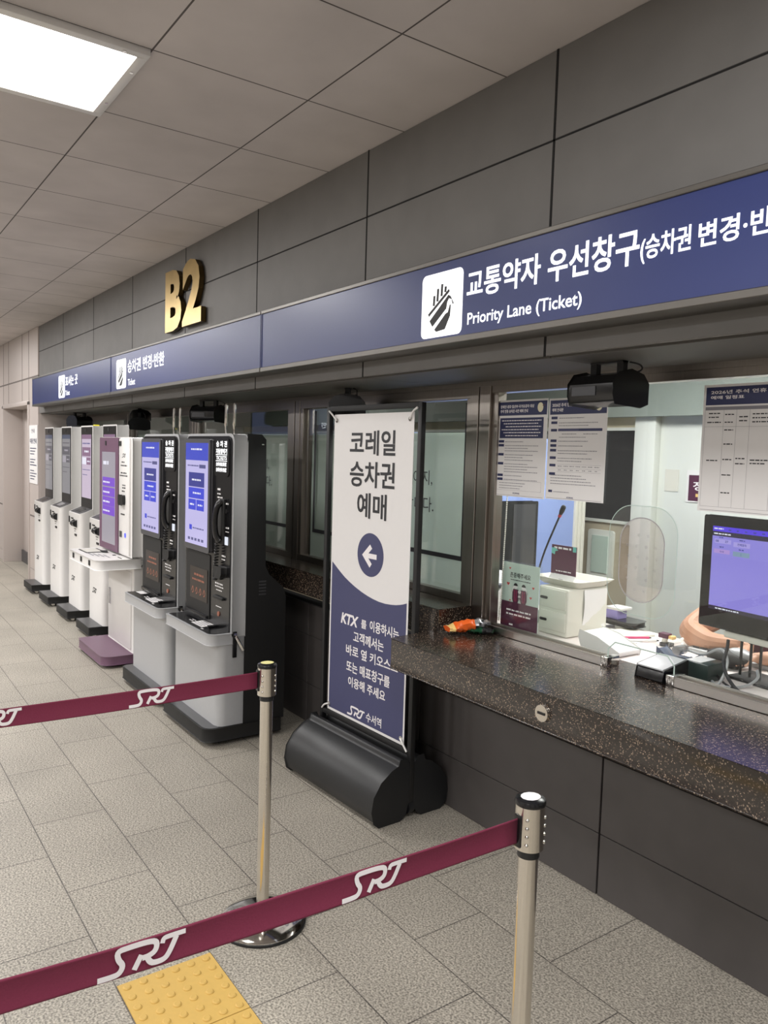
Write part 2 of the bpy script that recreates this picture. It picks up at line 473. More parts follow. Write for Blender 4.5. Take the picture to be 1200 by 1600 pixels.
s = B(-10.70, -10.36, 2.118, 2.131, 1.48, 1.69).build('door_sign', 'plate')
tag(s, 'small blue grey notice plate on the beige metal door', 'sign')
mb = MB()
for i in range(5): mb.words(-10.67, -10.40, 1.51+.032*i, .016, onY(2.1165), i)
ORG[s.name] = Vector((0, 0, 0)); mb.build('lettering', 'paper', s)

# large paper notice hanging on the wall end
s = tag(B(-9.92, -9.485, 1.893, 1.898, 1.16, 1.83).build('notice', 'paper'), 'tall white paper notice taped to the beige wall beside the alcove', 'poster')
mb = MB().text('안내', -9.80, -9.64, 1.74, 1.79, onY(1.892)).text('이용 안내', -9.88, -9.53, 1.62, 1.68, onY(1.892), .02)
for i in range(12):
    if i not in (3, 7): mb.words(-9.87, -9.53-.06*(i % 3), 1.56-.032*i, .012, onY(1.892), i)
mb.build('lettering', 'navyd', s)

# ceiling lamp in view
t = thing('ceiling_lamp', 'square glowing white lamp panel set in the tiled ceiling', 'lamp', (-2.95, .58, 2.925))
B(-3.215, -2.685, .315, .845, 2.906, 2.926).build('diffuser', 'lampface', t, bev=.004)
mb = MB()
for a in ((-3.25, -3.215, .28, .88), (-2.685, -2.65, .28, .88), (-3.215, -2.685, .28, .315), (-3.215, -2.685, .845, .88)):
    mb.box(*a, 2.902, 2.926)
mb.build('frame', 'white', t, bev=.002)
for px, py in ((-2.667, .80), (-2.667, .42), (-3.1, .863), (-2.8, .863)):
    MB().lathe([(.006, 2.899), (.006, 2.902)], px, py, 10).build('screw', 'chrome', t)

# ================================================================== windows of the counters
GY = 2.40
posts = [(-9.46, -9.40), (-7.80, -7.68), (-6.11, -5.99), (-4.415, -4.29), (-2.695, -2.565)]
def window(i, a, b, z0, seedx):
    fr = MB()
    fr.box(a, b, 2.372, 2.43, 1.885, 1.957).box(a, b, 2.372, 2.43, z0, z0+.035)
    fr.box(a, a+.035, 2.375, 2.43, z0+.03, 1.89).box(b-.035, b, 2.375, 2.43, z0+.03, 1.89)
    o = struct(fr.build('window_%d' % i, 'steelw', bev=.002, seg=1))
    return o
for i in range(4):
    a, b = posts[i][1], posts[i+1][0]
    o = window(i+1, a, b, .95, i)
    B(a+.03, b-.03, 2.398, 2.404, .98, 1.89).build('pane', 'glassd', o)
    f = B(a+.10, b-.035, 2.409, 2.411, .985, 1.735).build('film', 'film', o)
    mb = MB()
    mb.strip([(a+.155, 1.87), (a+.155, 1.145), (b-.055, 1.145), (b-.055, 1.87)] if i != 2 else [(a+.12, 1.14), (b-.04, 1.14)], .022, onY(2.3965))
    mb.build('border_print', 'ink', o)
    mb = MB()
    if i == 3:
        mb.text('페이지,', -3.22, -2.99, 1.475, 1.55, onY(2.3962)).text('능합니다.', -3.28, -2.975, 1.345, 1.42, onY(2.3962))
    else:
        mb.text('페이지,', b-.56, b-.33, 1.495, 1.565, onY(2.3962)).text('능합니다.', b-.60, b-.285, 1.385, 1.455, onY(2.3962))
    mb.build('lettering', 'ink', o)
    B(a+.05, a+.098, 2.407, 2.42, .98, 1.89).build('sash', 'steelw', o)
mb = MB()
for i, (a, b) in enumerate(posts):
    if i == 4:
        mb.box(-2.70, -2.642, 2.365, 2.435, .85, 1.957).box(-2.634, -2.565, 2.365, 2.435, .85, 1.957).box(-2.65, -2.62, 2.375, 2.43, .85, 1.957)
    else:
        m_ = (a+b)/2
        mb.box(a, m_-.006, 2.37, 2.435, .95, 1.957).box(m_+.006, b, 2.37, 2.435, .95, 1.957).box(m_-.01, m_+.01, 2.385, 2.43, .95, 1.957)
struct(mb.build('trim_7', 'steelw', bev=.002, seg=1))
# service window over the low counter
fr = MB().box(-2.565, 4, 2.372, 2.43, 1.905, 1.957).box(-2.565, -2.53, 2.38, 2.43, .87, 1.91).box(-.2, -.12, 2.375, 2.43, .87, 1.91)
w5 = struct(fr.build('window_5', 'steelw', bev=.002, seg=1))
pane = rrect(-2.54, -.2, .885, 1.91, 0)
ox0, ox1, oz = -1.885, -1.60, .945
poly = [(-2.54, .885), (ox0, .885)]+[(ox0+.03-.03*math.cos(R(a)), oz-.03+.03*math.sin(R(a))) for a in range(0, 91, 15)] \
    + [(ox1-.03+.03*math.sin(R(a)), oz-.03+.03*math.cos(R(a))) for a in range(0, 91, 15)]+[(ox1, .885), (-.2, .885), (-.2, 1.91), (-2.54, 1.91)]
MB().prism(poly, 'y', 2.392, 2.398).build('pane', 'glass', w5)
MB().strip([(ox0, .885), (ox0, oz-.03), (ox0+.03, oz), (ox1-.03, oz), (ox1, oz-.03), (ox1, .885)], .005, onY(2.3915)).build('glass_edge', 'mint', w5)

# granite worktops
t = MB().prism([(-9.46, 2.17), (-2.631, 2.17), (-2.631, 2.44), (-9.46, 2.44)], 'z', .82, .95).build('counter_ledge', 'granite', bev=.004)
tag(t, 'narrow dark granite ledge below the frosted windows behind the kiosks', 'counter')
t = MB().prism([(-2.632, 1.916), (3.9, 1.916), (3.9, 2.50), (-2.628, 2.50), (-2.628, 2.166), (-2.66, 2.166)], 'z', .722, .85).build('service_counter', 'granite', bev=.004)
tag(t, 'thick dark granite counter of the priority ticket window', 'counter')
MB().lathe([(.0285, 0), (.0285, .006), (.024, .008)], 0, 0, 24).v
m_ = MB()
for q in ((.0275, 1.9165), (.0275, 1.911), (.023, 1.909)): pass
prof = circ(-1.762, .782, .026, 24)
o = m_.prism(prof, 'y', 1.908, 1.9165).build('lock_cover', 'steel', bev=.002)
tag(o, 'round steel lock cover set in the granite counter front', 'lock cover')
B(-1.778, -1.746, 1.9055, 1.9085, .778, .786).build('slot', 'blackm', o)

def rail(name, x0, x1, label):
    t = tag(MB().box(x0, x1, 2.365, 2.375, .851, .884).box(x0, x1, 2.42, 2.43, .851, .884).box(x0, x1, 2.375, 2.42, .851, .868).box(x0, x1, 2.40, 2.404, .868, .887).build(name, 'steelh', bev=.0015, seg=1), label, 'rail')
    ORG[t.name] = Vector((0, 0, 0))
    B(x0-.004 if x0 > -2 else x1-.028, x0+.028 if x0 > -2 else x1+.004, 2.362, 2.433, .8505, .888).build('end_cap', 'chrome', t, bev=.002)
    return t
rail('glass_rail', -2.525, -1.868, 'stainless steel glass rail on the counter in front of the white drawer box')
rail('glass_rail', -1.608, -.25, 'stainless steel glass rail on the counter under the black monitor')

# ================================================================== illuminated sign band
SY = 1.80
sgs = [(-9.25, -6.32, 'far'), (-6.312, -3.682, 'mid'), (-3.674, .9, 'near')]
def hand(mb, cx, cz, w_, h_, fn):
    """striped open-hand ticket pictogram on a white tile, unit box -> (cx, cz) size w_ x h_"""
    P = lambda u, v: fn(cx+(u-.5)*w_, cz+(v-.5)*h_)
    for x, z0, z1 in ((.30, .50, .66), (.39, .56, .76), (.49, .63, .82), (.58, .68, .77)):
        mb.strip([(x, z0), (x+.01, z1)], .055, P)
    mb.strip([(.17, .36), (.68, .70)], .05, P)
    mb.flat([(.20, .27), (.66, .63), (.72, .60), (.80, .48), (.77, .47), (.74, .55), (.68, .57), (.64, .52), (.62, .42), (.28, .17)], P)
    mb.flat([(.33, .12), (.60, .34), (.66, .36), (.70, .47), (.73, .47), (.72, .30), (.60, .10), (.38, .08)], P)
for a, b, nm in sgs:
    lab = {'far': 'short blue lightbox sign at the far left end above the white kiosks',
           'mid': 'blue lightbox sign below the brass B2 characters',
           'near': 'long blue lightbox sign reading Priority Lane above the service counter'}[nm]
    t = thing('lightbox_sign', lab, 'sign', ((a+b)/2, 1.91, 2.04), 'blue lightbox signs above the counters')
    B(a, b, SY+.012, 1.911, 2.035, 2.318).build('housing', 'steels', t)
    B(a+.004, b-.004, SY, SY+.02, 2.045, 2.312).build('face', 'signblue', t)
    MB().box(a, b, SY-.006, 1.911, 2.312, 2.328).box(a, b, SY-.006, 1.911, 2.022, 2.044).build('trim_frame', 'steels', t, bev=.002, seg=1)
    for k in (a, b-.006): B(k, k+.006, SY-.003, 1.911, 2.03, 2.32).build('end_plate', 'signblue', t)
    L = MB(); T = MB(); I = MB(); fn = onY(SY-.0012); fi = onY(SY-.0022)
    k = 1.0286
    def Z(z): return 1.625+(z-1.625)*k
    if nm == 'near':
        T.prism(rrect(-2.342, -2.113, Z(2.040), Z(2.262), .022), 'y', SY-.001, SY+.001)
        hand(I, -2.225, Z(2.15), .225, .225, fi)
        L.text('교통약자', -2.09, -1.748, Z(2.150), Z(2.240), fn, .028).text('우선창구', -1.716, -1.385, Z(2.145), Z(2.240), fn, .028)
        L.text('(승차권', -1.380, -1.228, Z(2.142), Z(2.214), fn, .026).text('변경·반환)', -1.206, -.935, Z(2.142), Z(2.213), fn, .026)
        L.text('Priority Lane (Ticket)', -2.083, -1.578, Z(2.052), Z(2.103), fn, .014)
    elif nm == 'mid':
        T.prism(rrect(-6.165, -5.925, Z(2.045), Z(2.258), .022), 'y', SY-.001, SY+.001)
        hand(I, -6.045, Z(2.15), .235, .21, fi)
        L.text('승차권 변경·반환', -5.882, -5.105, Z(2.147), Z(2.238), fn, .028).text('Ticket', -5.878, -5.71, Z(2.058), Z(2.103), fn, .014)
    else:
        T.prism(rrect(-8.045, -7.80, Z(2.050), Z(2.256), .022), 'y', SY-.001, SY+.001)
        hand(I, -7.92, Z(2.15), .235, .20, fi)
        L.text('표사는 곳', -7.77, -7.335, Z(2.147), Z(2.236), fn, .028).text('Ticket', -7.772, -7.615, Z(2.066), Z(2.11), fn, .014)
    tl = T.build('pictogram_tile', 'glow', t); I.build('hand_symbol', 'ink', tl); L.build('lettering', 'glow', t)

# brass B2 characters
for ch, x0, x1, z0, z1, lab in (('B', -5.30, -5.0, 2.398, 2.80, 'brass letter B fixed to the stone wall above the blue sign'),
                                ('2', -4.985, -4.665, 2.405, 2.815, 'brass numeral 2 fixed to the stone wall above the blue sign')):
    mb = MB(); gl, fs, ar = glyphs(ch, .042)
    n = len(gl)
    P = lambda a, b, y: (x0+a*(x1-x0), y, z0+b*(z1-z0))
    vs = [P(a, b, 1.872) for a, b in gl]; mb.add(vs, fs)
    o = mb.build('brass_letter' if ch == 'B' else 'brass_numeral', ['gold', 'golds'], flatshade=True)
    md = o.modifiers.new('thickness', 'SOLIDIFY'); md.thickness = .032; md.offset = -1 if o.data.polygons[0].normal.y < 0 else 1
    md.material_offset_rim = 1
    tag(o, lab, 'wall letter', 'brass characters on the upper wall')
    ORG[o.name] = Vector((0, 0, 0))
    mb = MB()
    for u, v in ((.15, .15), (.15, .85), (.7, .2) if ch == 'B' else (.8, .06)): mb.tube([(x0+u*(x1-x0), 1.90, z0+v*(z1-z0)), (x0+u*(x1-x0), 1.913, z0+v*(z1-z0))], .008)
    mb.build('stand_off', 'golds', o)

# ================================================================== loudspeakers under the soffit
spk = [(-1.745, 2.14, 0, 0, 'black wedge loudspeaker hanging above the right end of the white posters'),
       (-3.47, 2.20, -35, 0, 'black wedge loudspeaker hanging behind the top of the white banner'),
       (-5.14, 2.13, 35, 0, 'black loudspeaker hanging above the nearer of the two black kiosks'),
       (-6.85, 2.20, -20, 25, 'tilted black loudspeaker hanging between the plum kiosk and the black kiosks'),
       (-8.55, 2.12, -70, 0, 'black loudspeaker hanging above the farthest white kiosks')]
for x, y, rz, ry, lab in spk:
    t = thing('loudspeaker', lab, 'speaker', (x, y, 1.955), 'loudspeakers under the soffit')
    prof = [(-.075, 1.815), (-.085, 1.84), (-.085, 1.875), (-.06, 1.905), (0, 1.918), (.06, 1.905), (.085, 1.88), (.085, 1.82), (.05, 1.808)]
    c = [(y+a, z) for a, z in prof]
    MB().prism(c, 'x', x-.095, x+.095).build('cabinet', 'black', t, bev=.008, seg=3)
    MB().prism([(y-.0872, 1.838), (y-.0872, 1.868), (y-.083, 1.868), (y-.083, 1.838)], 'x', x-.08, x+.02).build('grille', 'grl', t)
    for sgn in (-1, 1):
        B(x+sgn*.055-.012, x+sgn*.055+.012, y-.012, y+.012, 1.905, 1.9549).build('bracket_arm', 'blackm', t)
    B(x-.067, x+.067, y-.014, y+.014, 1.949, 1.9549).build('bracket_plate', 'blackm', t)
    pts = smooth([(x+.06, y+.03, 1.953), (x+.09, y+.05, 1.945), (x+.10, y+.05, 1.925), (x+.05, y+.05, 1.915), (x+.01, y+.04, 1.925)], 2)
    MB().tube(pts, .003, 6).build('cable', 'blackm', t)
    t.rotation_euler = (0, R(ry), R(rz))
    if ry: t.location.z -= .012

# ================================================================== SRT logo, drawn as strokes
def srt(mb, P, w_=1.0):
    """P maps (0..1, 0..0.3) to the surface"""
    k = 1/395.
    def q(pts, it=2): return [(a*k, b*k) for a, b in smooth(pts, it)]
    mb.strip(q([(0, 2), (55, 2), (95, 6), (112, 40), (88, 70), (84, 108), (130, 112), (215, 112), (262, 104), (258, 62), (225, 47), (196, 46)]), 25*k, P)
    mb.strip(q([(192, 62), (160, 4)], 0), 25*k, P)
    mb.strip(q([(214, 52), (232, 14), (262, 8), (300, 12), (322, 40), (352, 100)]), 25*k, P)
    mb.strip(q([(286, 84), (292, 106), (320, 108), (395, 108)]), 22*k, P)

# ================================================================== silver and black ticket kiosks
def kiosk_black(dx, dy, lab, extra):
    X = lambda v: v+dx
    Yo = lambda v: v+dy
    t = thing('ticket_kiosk', lab, 'kiosk', (X(-4.24), Yo(1.85), 0), 'silver and black ticket kiosks')
    def bb(x0, x1, y0, y1, z0, z1): return MB().box(X(x0), X(x1), Yo(y0), Yo(y1), z0, z1)
    def zp(poly, z0, z1): return MB().prism([(X(a), Yo(b)) for a, b in poly], 'z', z0, z1)
    def yp(poly, y0, y1): return MB().prism([(X(a), b) for a, b in poly], 'y', Yo(y0), Yo(y1))
    fy = lambda y: (lambda u, v: (X(u), Yo(y), v))
    fz = lambda z: (lambda u, v: (X(u), Yo(v), z))
    zp(rrect(-4.585, -3.90, 1.62, 2.08, (.04, .06, .01, .01)), .03, .105).build('plinth', 'blackm', t, bev=.004)
    zp(rrect(-4.58, -3.905, 1.625, 1.70, (.04, .055, 0, 0)), .105, .108).build('plinth_top', 'dkgrey', t)
    for cx, cy in ((-4.5, 1.69), (-3.97, 1.69), (-4.5, 2.02), (-3.97, 2.02)):
        MB().tube([(X(cx-.012), Yo(cy), .017), (X(cx+.012), Yo(cy), .017)], .017, 12).box(X(cx-.014), X(cx+.014), Yo(cy-.008), Yo(cy+.008), .017, .032).build('caster', 'chrome', t)
    zp(rrect(-4.555, -3.91, 1.69, 1.845, (.01, .05, 0, 0)), .107, .60).build('lower_body', 'silver', t, bev=.002)
    sh = zp(rrect(-4.575, -3.905, 1.635, 1.80, (.02, .05, 0, 0)), .562, .622).build('shelf', 'silver', t, bev=.004)
    zp(rrect(-4.562, -3.925, 1.648, 1.79, (.012, .04, 0, 0)), .621, .6245).build('shelf_top', 'black', sh)
    mb = MB().flat([(-4.255, 1.672), (-4.10, 1.672), (-4.12, 1.768), (-4.275, 1.768)], fz(.6265))
    mb.build('scan_pad', 'paper', sh)
    mb = MB()
    for i in range(4): mb.words(-4.24+.0*i, -4.13, 1.685+.018*i, .006, fz(.6272), i)
    mb.build('pad_print', 'inkg', sh)
    mb = MB()
    for i in range(2): mb.words(-4.335, -4.275, 1.69+.018*i, .008, fz(.6255), i+5)
    mb.words(-4.09, -4.05, 1.66, .012, fz(.6255), 9).build('lettering', 'paper', sh)
    bb(-4.09, -4.07, 1.70, 1.765, .6245, .637).build('reader', 'black', sh, bev=.003)
    if extra:
        MB().flat([(-4.54, 1.70), (-4.43, 1.70), (-4.43, 1.77), (-4.54, 1.77)], fz(.6262)).build('notice_card', 'paper', sh)
    # silver shell
    shell = yp(rrect(-4.58, -3.905, .60, 1.706, (0, 0, .045, .045), 6), 1.764, 1.845).build('shell', 'silver', t, bev=.003)
    # swing handle on the side
    h = bb(-3.907, -3.901, 1.772, 1.797, .485, .63).build('latch', 'black', t, bev=.004)
    MB().tube([(X(-3.893), Yo(1.786), .605), (X(-3.88), Yo(1.80), .575), (X(-3.872), Yo(1.822), .53)], [.008, .009, .008]).build('lever', 'chrome', h)
    bb(-3.903, -3.896, 1.777, 1.792, .607, .622).build('lock', 'chrome', h)
    # black rear cabinet
    rc = MB().prism([(Yo(1.845), .105), (Yo(2.09), .105), (Yo(2.09), .80), (Yo(2.075), .85), (Yo(1.985), .93), (Yo(1.96), .98), (Yo(1.95), 1.68), (Yo(1.925), 1.706), (Yo(1.845), 1.706)], 'x', X(-4.58), X(-3.905)).build('rear_cabinet', 'blackm', t, bev=.004)
    mb = MB()
    for i in range(5): mb.box(X(-3.906), X(-3.902), Yo(1.925), Yo(1.968), .82+.018*i, .828+.018*i)
    mb.build('vent', 'dkgrey', rc)
    bb(-3.906, -3.900, 1.925, 1.94, 1.652, 1.658).build('key_lock', 'chrome', rc)
    # black front fascia
    fa = yp(rrect(-4.565, -3.925, .622, 1.692, (.005, .005, .035, .035), 6), 1.757, 1.766).build('fascia', 'black', t, bev=.003)
    yp(rrect(-4.55, -4.175, 1.03, 1.675, .02), 1.738, 1.758).build('screen_bezel', 'silverd', t, bev=.004)
    sc = MB(); f0 = fy(1.7372); f1 = fy(1.7366); f2 = fy(1.736)
    x0, x1, z0, z1 = -4.535, -4.195, 1.06, 1.655
    def r(a, b, c, d, f, m): sc.mat(m).flat([(x0+a*(x1-x0), z0+c*(z1-z0)), (x0+b*(x1-x0), z0+c*(z1-z0)), (x0+b*(x1-x0), z0+d*(z1-z0)), (x0+a*(x1-x0), z0+d*(z1-z0))], f)
    r(0, 1, 0, 1, f0, 0); r(0, 1, .83, 1, f1, 1)
    r(.15, .85, .57, .71, f1, 2); r(.15, .85, .455, .56, f1, 3); r(.15, .49, .34, .445, f1, 3); r(.51, .85, .34, .445, f1, 3); r(.2, .32, .14, .19, f1, 3)
    r(.62, .9, .755, .79, f1, 4)
    sc.mat(5)
    for i, (a, b, z) in enumerate(((.3, .7, .63), (.35, .7, .50), (.22, .42, .385), (.58, .78, .385), (.25, .75, .93))):
        sc.words(x0+a*(x1-x0), x0+b*(x1-x0), z0+z*(z1-z0), .011, f2, i)
    sc.mat(4)
    for i, (a, b, z) in enumerate(((.1, .6, .77), (.36, .85, .155))): sc.words(x0+a*(x1-x0), x0+b*(x1-x0), z0+z*(z1-z0), .009, f2, i+8)
    for i in range(5): sc.strip([(x0+(.14+.15*i)*(x1-x0), z0+.05*(z1-z0)), (x0+(.24+.15*i)*(x1-x0), z0+.05*(z1-z0))], .016, f1)
    sc.build('screen', [SC['lil'], SC['blu'], SC['ind'], SC['blu2'], SC['grp'], SC['wht']], t)
    # lit ticket plate
    lp = yp(rrect(-4.14, -3.945, 1.475, 1.682, .03), 1.752, 1.758).build('ticket_plate', 'black', t, bev=.002)
    mb = MB(); f = fy(1.7512)
    mb.text('승 차 권', -4.115, -3.972, 1.635, 1.668, f, .04).text('자동발매기', -4.118, -3.970, 1.598, 1.626, f, .05)
    mb.text('TICKETS', -4.115, -3.972, 1.564, 1.586, f, .02).strip([(-4.12, 1.593), (-3.968, 1.593)], .004, f).strip([(-4.12, 1.558), (-3.968, 1.558)], .004, f)
    mb.text('自動售票機', -4.112, -3.974, 1.529, 1.551, f, .03).text('自動券売機', -4.112, -3.974, 1.498, 1.521, f, .03)
    mb.build('lettering', 'glow', lp)
    # handset
    hs = thing
    pts = [(-4.012, 1.742, 1.335), (-4.018, 1.722, 1.318), (-4.026, 1.712, 1.26), (-4.028, 1.712, 1.20), (-4.026, 1.718, 1.145), (-4.02, 1.738, 1.122)]
    pts = smooth(pts, 2)
    n = len(pts)
    rr = [.021-.006*math.sin(math.pi*i/(n-1)) for i in range(n)]
    hsb = MB().tube([(X(a), Yo(b), c) for a, b, c in pts], rr, 12).build('handset', 'black', t)
    bb(-4.06, -3.985, 1.742, 1.758, 1.10, 1.35).build('handset_cradle', 'blackm', t, bev=.004)
    cpts = []
    for i in range(220):
        u = i/219; a = u*2*math.pi*24
        if u < .55: v = u/.55; cx, cz = -4.045-.03*v, 1.11-.215*v
        else: v = (u-.55)/.45; cx, cz = -4.075+.065*math.sin(v*math.pi/2), .895+.075*v
        cpts.append((X(cx+.011*math.cos(a)), Yo(1.735+.011*math.sin(a)), cz))
    MB().tube(cpts, .004, 5).build('coil_cord', 'blackm', t)
    # right hand column of readers
    bb(-4.015, -3.95, 1.752, 1.757, 1.10, 1.145).build('finger_pad', 'glowsoft', t, bev=.002)
    MB().prism([(X(a), b) for a, b in ((-4.065, .975), (-3.965, .975), (-3.965, .94), (-3.985, .915), (-4.04, .915), (-4.065, .945))], 'y', Yo(1.722), Yo(1.757)).build('card_reader', 'blackm', t, bev=.004)
    bb(-4.12, -3.99, 1.742, 1.757, .787, .803).build('receipt_slot', 'blackm', t, bev=.003)
    yp(circ(-4.06, .703, .014, 16), 1.752, 1.757).build('phone_jack', 'copper', t)
    yp(circ(-3.975, 1.285, .012, 14), 1.752, 1.757).build('lens', 'blackm', t)
    mb = MB(); f = fy(1.7555)
    for i, (a, b, z, h) in enumerate(((-4.10, -4.06, 1.395, .012), (-4.10, -4.05, 1.372, .008), (-4.10, -4.03, 1.352, .008), (-4.01, -3.95, 1.322, .010), (-4.03, -3.94, 1.19, .010), (-4.03, -3.94, 1.17, .006), (-4.03, -3.98, 1.03, .010), (-4.03, -3.98, 1.012, .008),
                                  (-4.115, -4.0, .868, .010), (-4.115, -4.0, .852, .008), (-4.10, -4.02, .833, .006), (-4.10, -4.02, .74, .006))): mb.words(a, b, z, h, f, i)
    mb.build('lettering', 'paper', fa)
    # dark recess under the screen
    rec = yp(rrect(-4.54, -4.19, .645, 1.015, .01), 1.752, 1.7575).build('recess_panel', 'blackm', t, bev=.003)
    lb = bb(-4.475, -4.215, 1.749, 1.7525, .735, .925).build('bronze_plate', 'brown', rec)
    mb = MB(); f = fy(1.7484)
    mb.words(-4.41, -4.27, .875, .014, f, 3).words(-4.44, -4.25, .845, .012, f, 4)
    for i in range(4): mb.strip(smooth([(-4.45+.058*i, .775), (-4.43+.058*i, .81), (-4.415+.058*i, .775), (-4.44+.058*i, .765)], 1), .007, f)
    mb.build('lettering', 'copper', lb)
    bb(-4.53, -4.2, 1.735, 1.757, .645, .665).build('coin_tray', 'black', t, bev=.004)
    # two thin rods standing on the top
    for ax in (-4.10, -3.99):
        MB().tube([(X(ax), Yo(1.80), 1.70), (X(ax), Yo(1.80), 1.75), (X(ax), Yo(1.80), 1.755), (X(ax+.004), Yo(1.80), 1.868), (X(ax+.004), Yo(1.80), 1.876)], [.006, .006, .009, .009, .003], 8).build('antenna', 'chrome', t)
    return t

SC = dict(lil=lit('screen lilac', (196, 190, 236), .95), blu=lit('screen blue', (70, 82, 200), .95), ind=lit('screen indigo', (62, 66, 150), .9), blu2=lit('screen royal blue', (66, 76, 214), .95),
          grp=lit('screen grey print', (96, 96, 150), .8), wht=lit('screen white', (236, 236, 250), .95), gry=lit('screen grey', (150, 148, 152), .75), dgr=lit('screen dark grey', (104, 102, 110), .7),
          pnk=lit('screen pale pink', (206, 190, 210), .9), mau=lit('screen mauve', (150, 116, 146), .8), pur=lit('screen purple', (126, 76, 206), .95), slate=lit('screen slate', (84, 92, 116), .7),
          lgr=lit('screen light grey', (176, 170, 180), .8), mon=lit('monitor violet', (146, 136, 226), .95), monb=lit('monitor title', (88, 62, 230), .95), mond=lit('monitor dark bar', (48, 42, 66), .8), monl=lit('monitor field', (172, 160, 232), .95), mong=lit('monitor green field', (134, 160, 186), .9), monp=lit('monitor pink field', (178, 148, 220), .95))
kiosk_black(0, 0, 'nearest silver and black ticket kiosk, its black side next to the banner', False)
kiosk_black(-.80, -.005, 'silver and black ticket kiosk standing between the plum kiosk and its twin', True)

# ================================================================== slim white kiosks
def kiosk_white(xr, lab, var):
    x1 = xr; x0 = xr-.42
    t = thing('self_service_kiosk', lab, 'kiosk', ((x0+x1)/2, 1.9, 0), 'slim white self service kiosks')
    MB().prism(rrect(x0-.0, x1, 1.73, 1.96, .008), 'z', .03, .095).build('plinth', 'blackm', t, bev=.003)
    B(x0+.004, x1-.004, 1.734, 1.845, .095, .098).build('plinth_top', 'dkgrey', t)
    for cx in (x0+.05, x1-.05):
        for cy in (1.79, 1.93): MB().tube([(cx-.012, cy, .016), (cx+.012, cy, .016)], .016, 10).box(cx-.008, cx+.008, cy-.008, cy+.008, .016, .032).build('caster', 'chrome', t)
    # pedestal with sloping top
    bm_ = MB(); poly = rrect(x0, x1, 1.845, 1.957, (.004, .045, 0, 0))
    zt = lambda y: .985+(y-1.845)*.42
    n = len(poly)
    bm_.add([(a, b, .095) for a, b in poly]+[(a, b, zt(b)) for a, b in poly], [tuple(range(n)), tuple(range(2*n-1, n-1, -1))]+[(i, (i+1) % n, (i+1) % n+n, i+n) for i in range(n)])
    pd = bm_.build('pedestal', 'white', t, bev=.002)
    q = lambda u, v: (u, v, zt(v)+.0015)
    MB().flat([(x0+.015, 1.852), (x1-.05, 1.852), (x1-.015, 1.88), (x1-.015, 1.953), (x0+.015, 1.953)], q).build('scanner_deck', 'dkgrey', pd)
    MB().flat([(x0+.12, 1.875), (x0+.28, 1.875), (x0+.28, 1.935), (x0+.12, 1.935)], lambda u, v: (u, v, zt(v)+.003)).build('scanner_glass', 'foil' if var == 2 else 'black', pd)
    fy = onY(1.8442)
    MB().box(x0+.02, x0+.045, 1.838, 1.846, .885, .945).build('card_slot', 'black', t, bev=.002)
    MB().box(x0+.105, x0+.175, 1.838, 1.846, .925, .938).build('ticket_slot', 'black', t, bev=.002)
    MB().prism([(1.846, .86), (1.846, .925), (1.815, .905), (1.81, .885), (1.822, .87)], 'x', x0+.20, x0+.31).build('card_reader', 'black', t, bev=.004)
    MB().box(x0+.235, x0+.30, 1.838, 1.846, .775, .795).build('receipt_slot', 'black', t, bev=.002)
    lg = MB(); srt(lg, lambda u, v: (x0+.10+.13*u, 1.8435, .345+.13*v*1.1)); lg.words(x0+.20, x0+.27, .835, .008, fy, 1).words(x0+.21, x0+.26, .815, .006, fy, 2)
    lg.build('lettering', 'ink', pd)
    # tall display
    dp = MB().prism(rrect(x0, x1, .10, 1.80, (0, 0, .012, .012)), 'y', 1.957, 2.055).build('display_body', 'white', t, bev=.003)
    MB().prism(rrect(x0+.02, x1-.02, 1.03, 1.79, .006), 'y', 1.953, 1.958).build('display_glass', 'black', t)
    sx0, sx1, z0, z1 = x0+.045, x1-.045, 1.125, 1.72
    sc = MB(); f0 = onY(1.9522); f1 = onY(1.9514); f2 = onY(1.9508)
    def r(a, b, c, d, f, m): sc.mat(m).flat([(sx0+a*(sx1-sx0), z0+c*(z1-z0)), (sx0+b*(sx1-sx0), z0+c*(z1-z0)), (sx0+b*(sx1-sx0), z0+d*(z1-z0)), (sx0+a*(sx1-sx0), z0+d*(z1-z0))], f)
    r(0, 1, 0, 1, f0, 0); r(0, 1, .93, 1, f1, 1); r(.05, .95, .66, .80, f1, 2); r(.52, .95, .53, .64, f1, 2); r(.05, .48, .53, .64, f1, 3)
    sc.mat(4).words(sx0+.3*(sx1-sx0), sx0+.75*(sx1-sx0), z0+.72*(z1-z0), .02, f2, 1).words(sx0+.6*(sx1-sx0), sx0+.9*(sx1-sx0), z0+.57*(z1-z0), .014, f2, 2)
    sc.mat(5).words(sx0+.1*(sx1-sx0), sx0+.9*(sx1-sx0), z0+.85*(z1-z0), .014, f2, 3).words(sx0+.1*(sx1-sx0), sx0+.9*(sx1-sx0), z0+.44*(z1-z0), .008, f2, 4).words(sx0+.1*(sx1-sx0), sx0+.6*(sx1-sx0), z0+.36*(z1-z0), .008, f2, 5)
    cols = [[SC['gry'], SC['slate'], SC['dgr'], SC['lgr'], SC['lgr'], SC['dgr']], [SC['pnk'], SC['mau'], SC['mau'], SC['wht'], SC['wht'], SC['grp']]][var > 2]
    sc.build('screen', cols, t)
    B(x0+.17, x0+.20, 1.951, 1.9535, 1.745, 1.775).build('camera_lens', 'blackm', t)
    return t
kiosk_white(-8.98, 'slim white kiosk with a grey screen, farthest along the wall beside the door', 1)
t = kiosk_white(-8.20, 'slim white kiosk with a grey screen, second from the wall end', 2)
t = kiosk_white(-7.42, 'slim white kiosk with a pale pink screen and a yellow light on its top', 3)
B(-7.55, -7.475, 1.99, 2.03, 1.80, 1.812).build('status_lamp', lit('yellow status lamp', (240, 224, 40), 1), t, bev=.003)
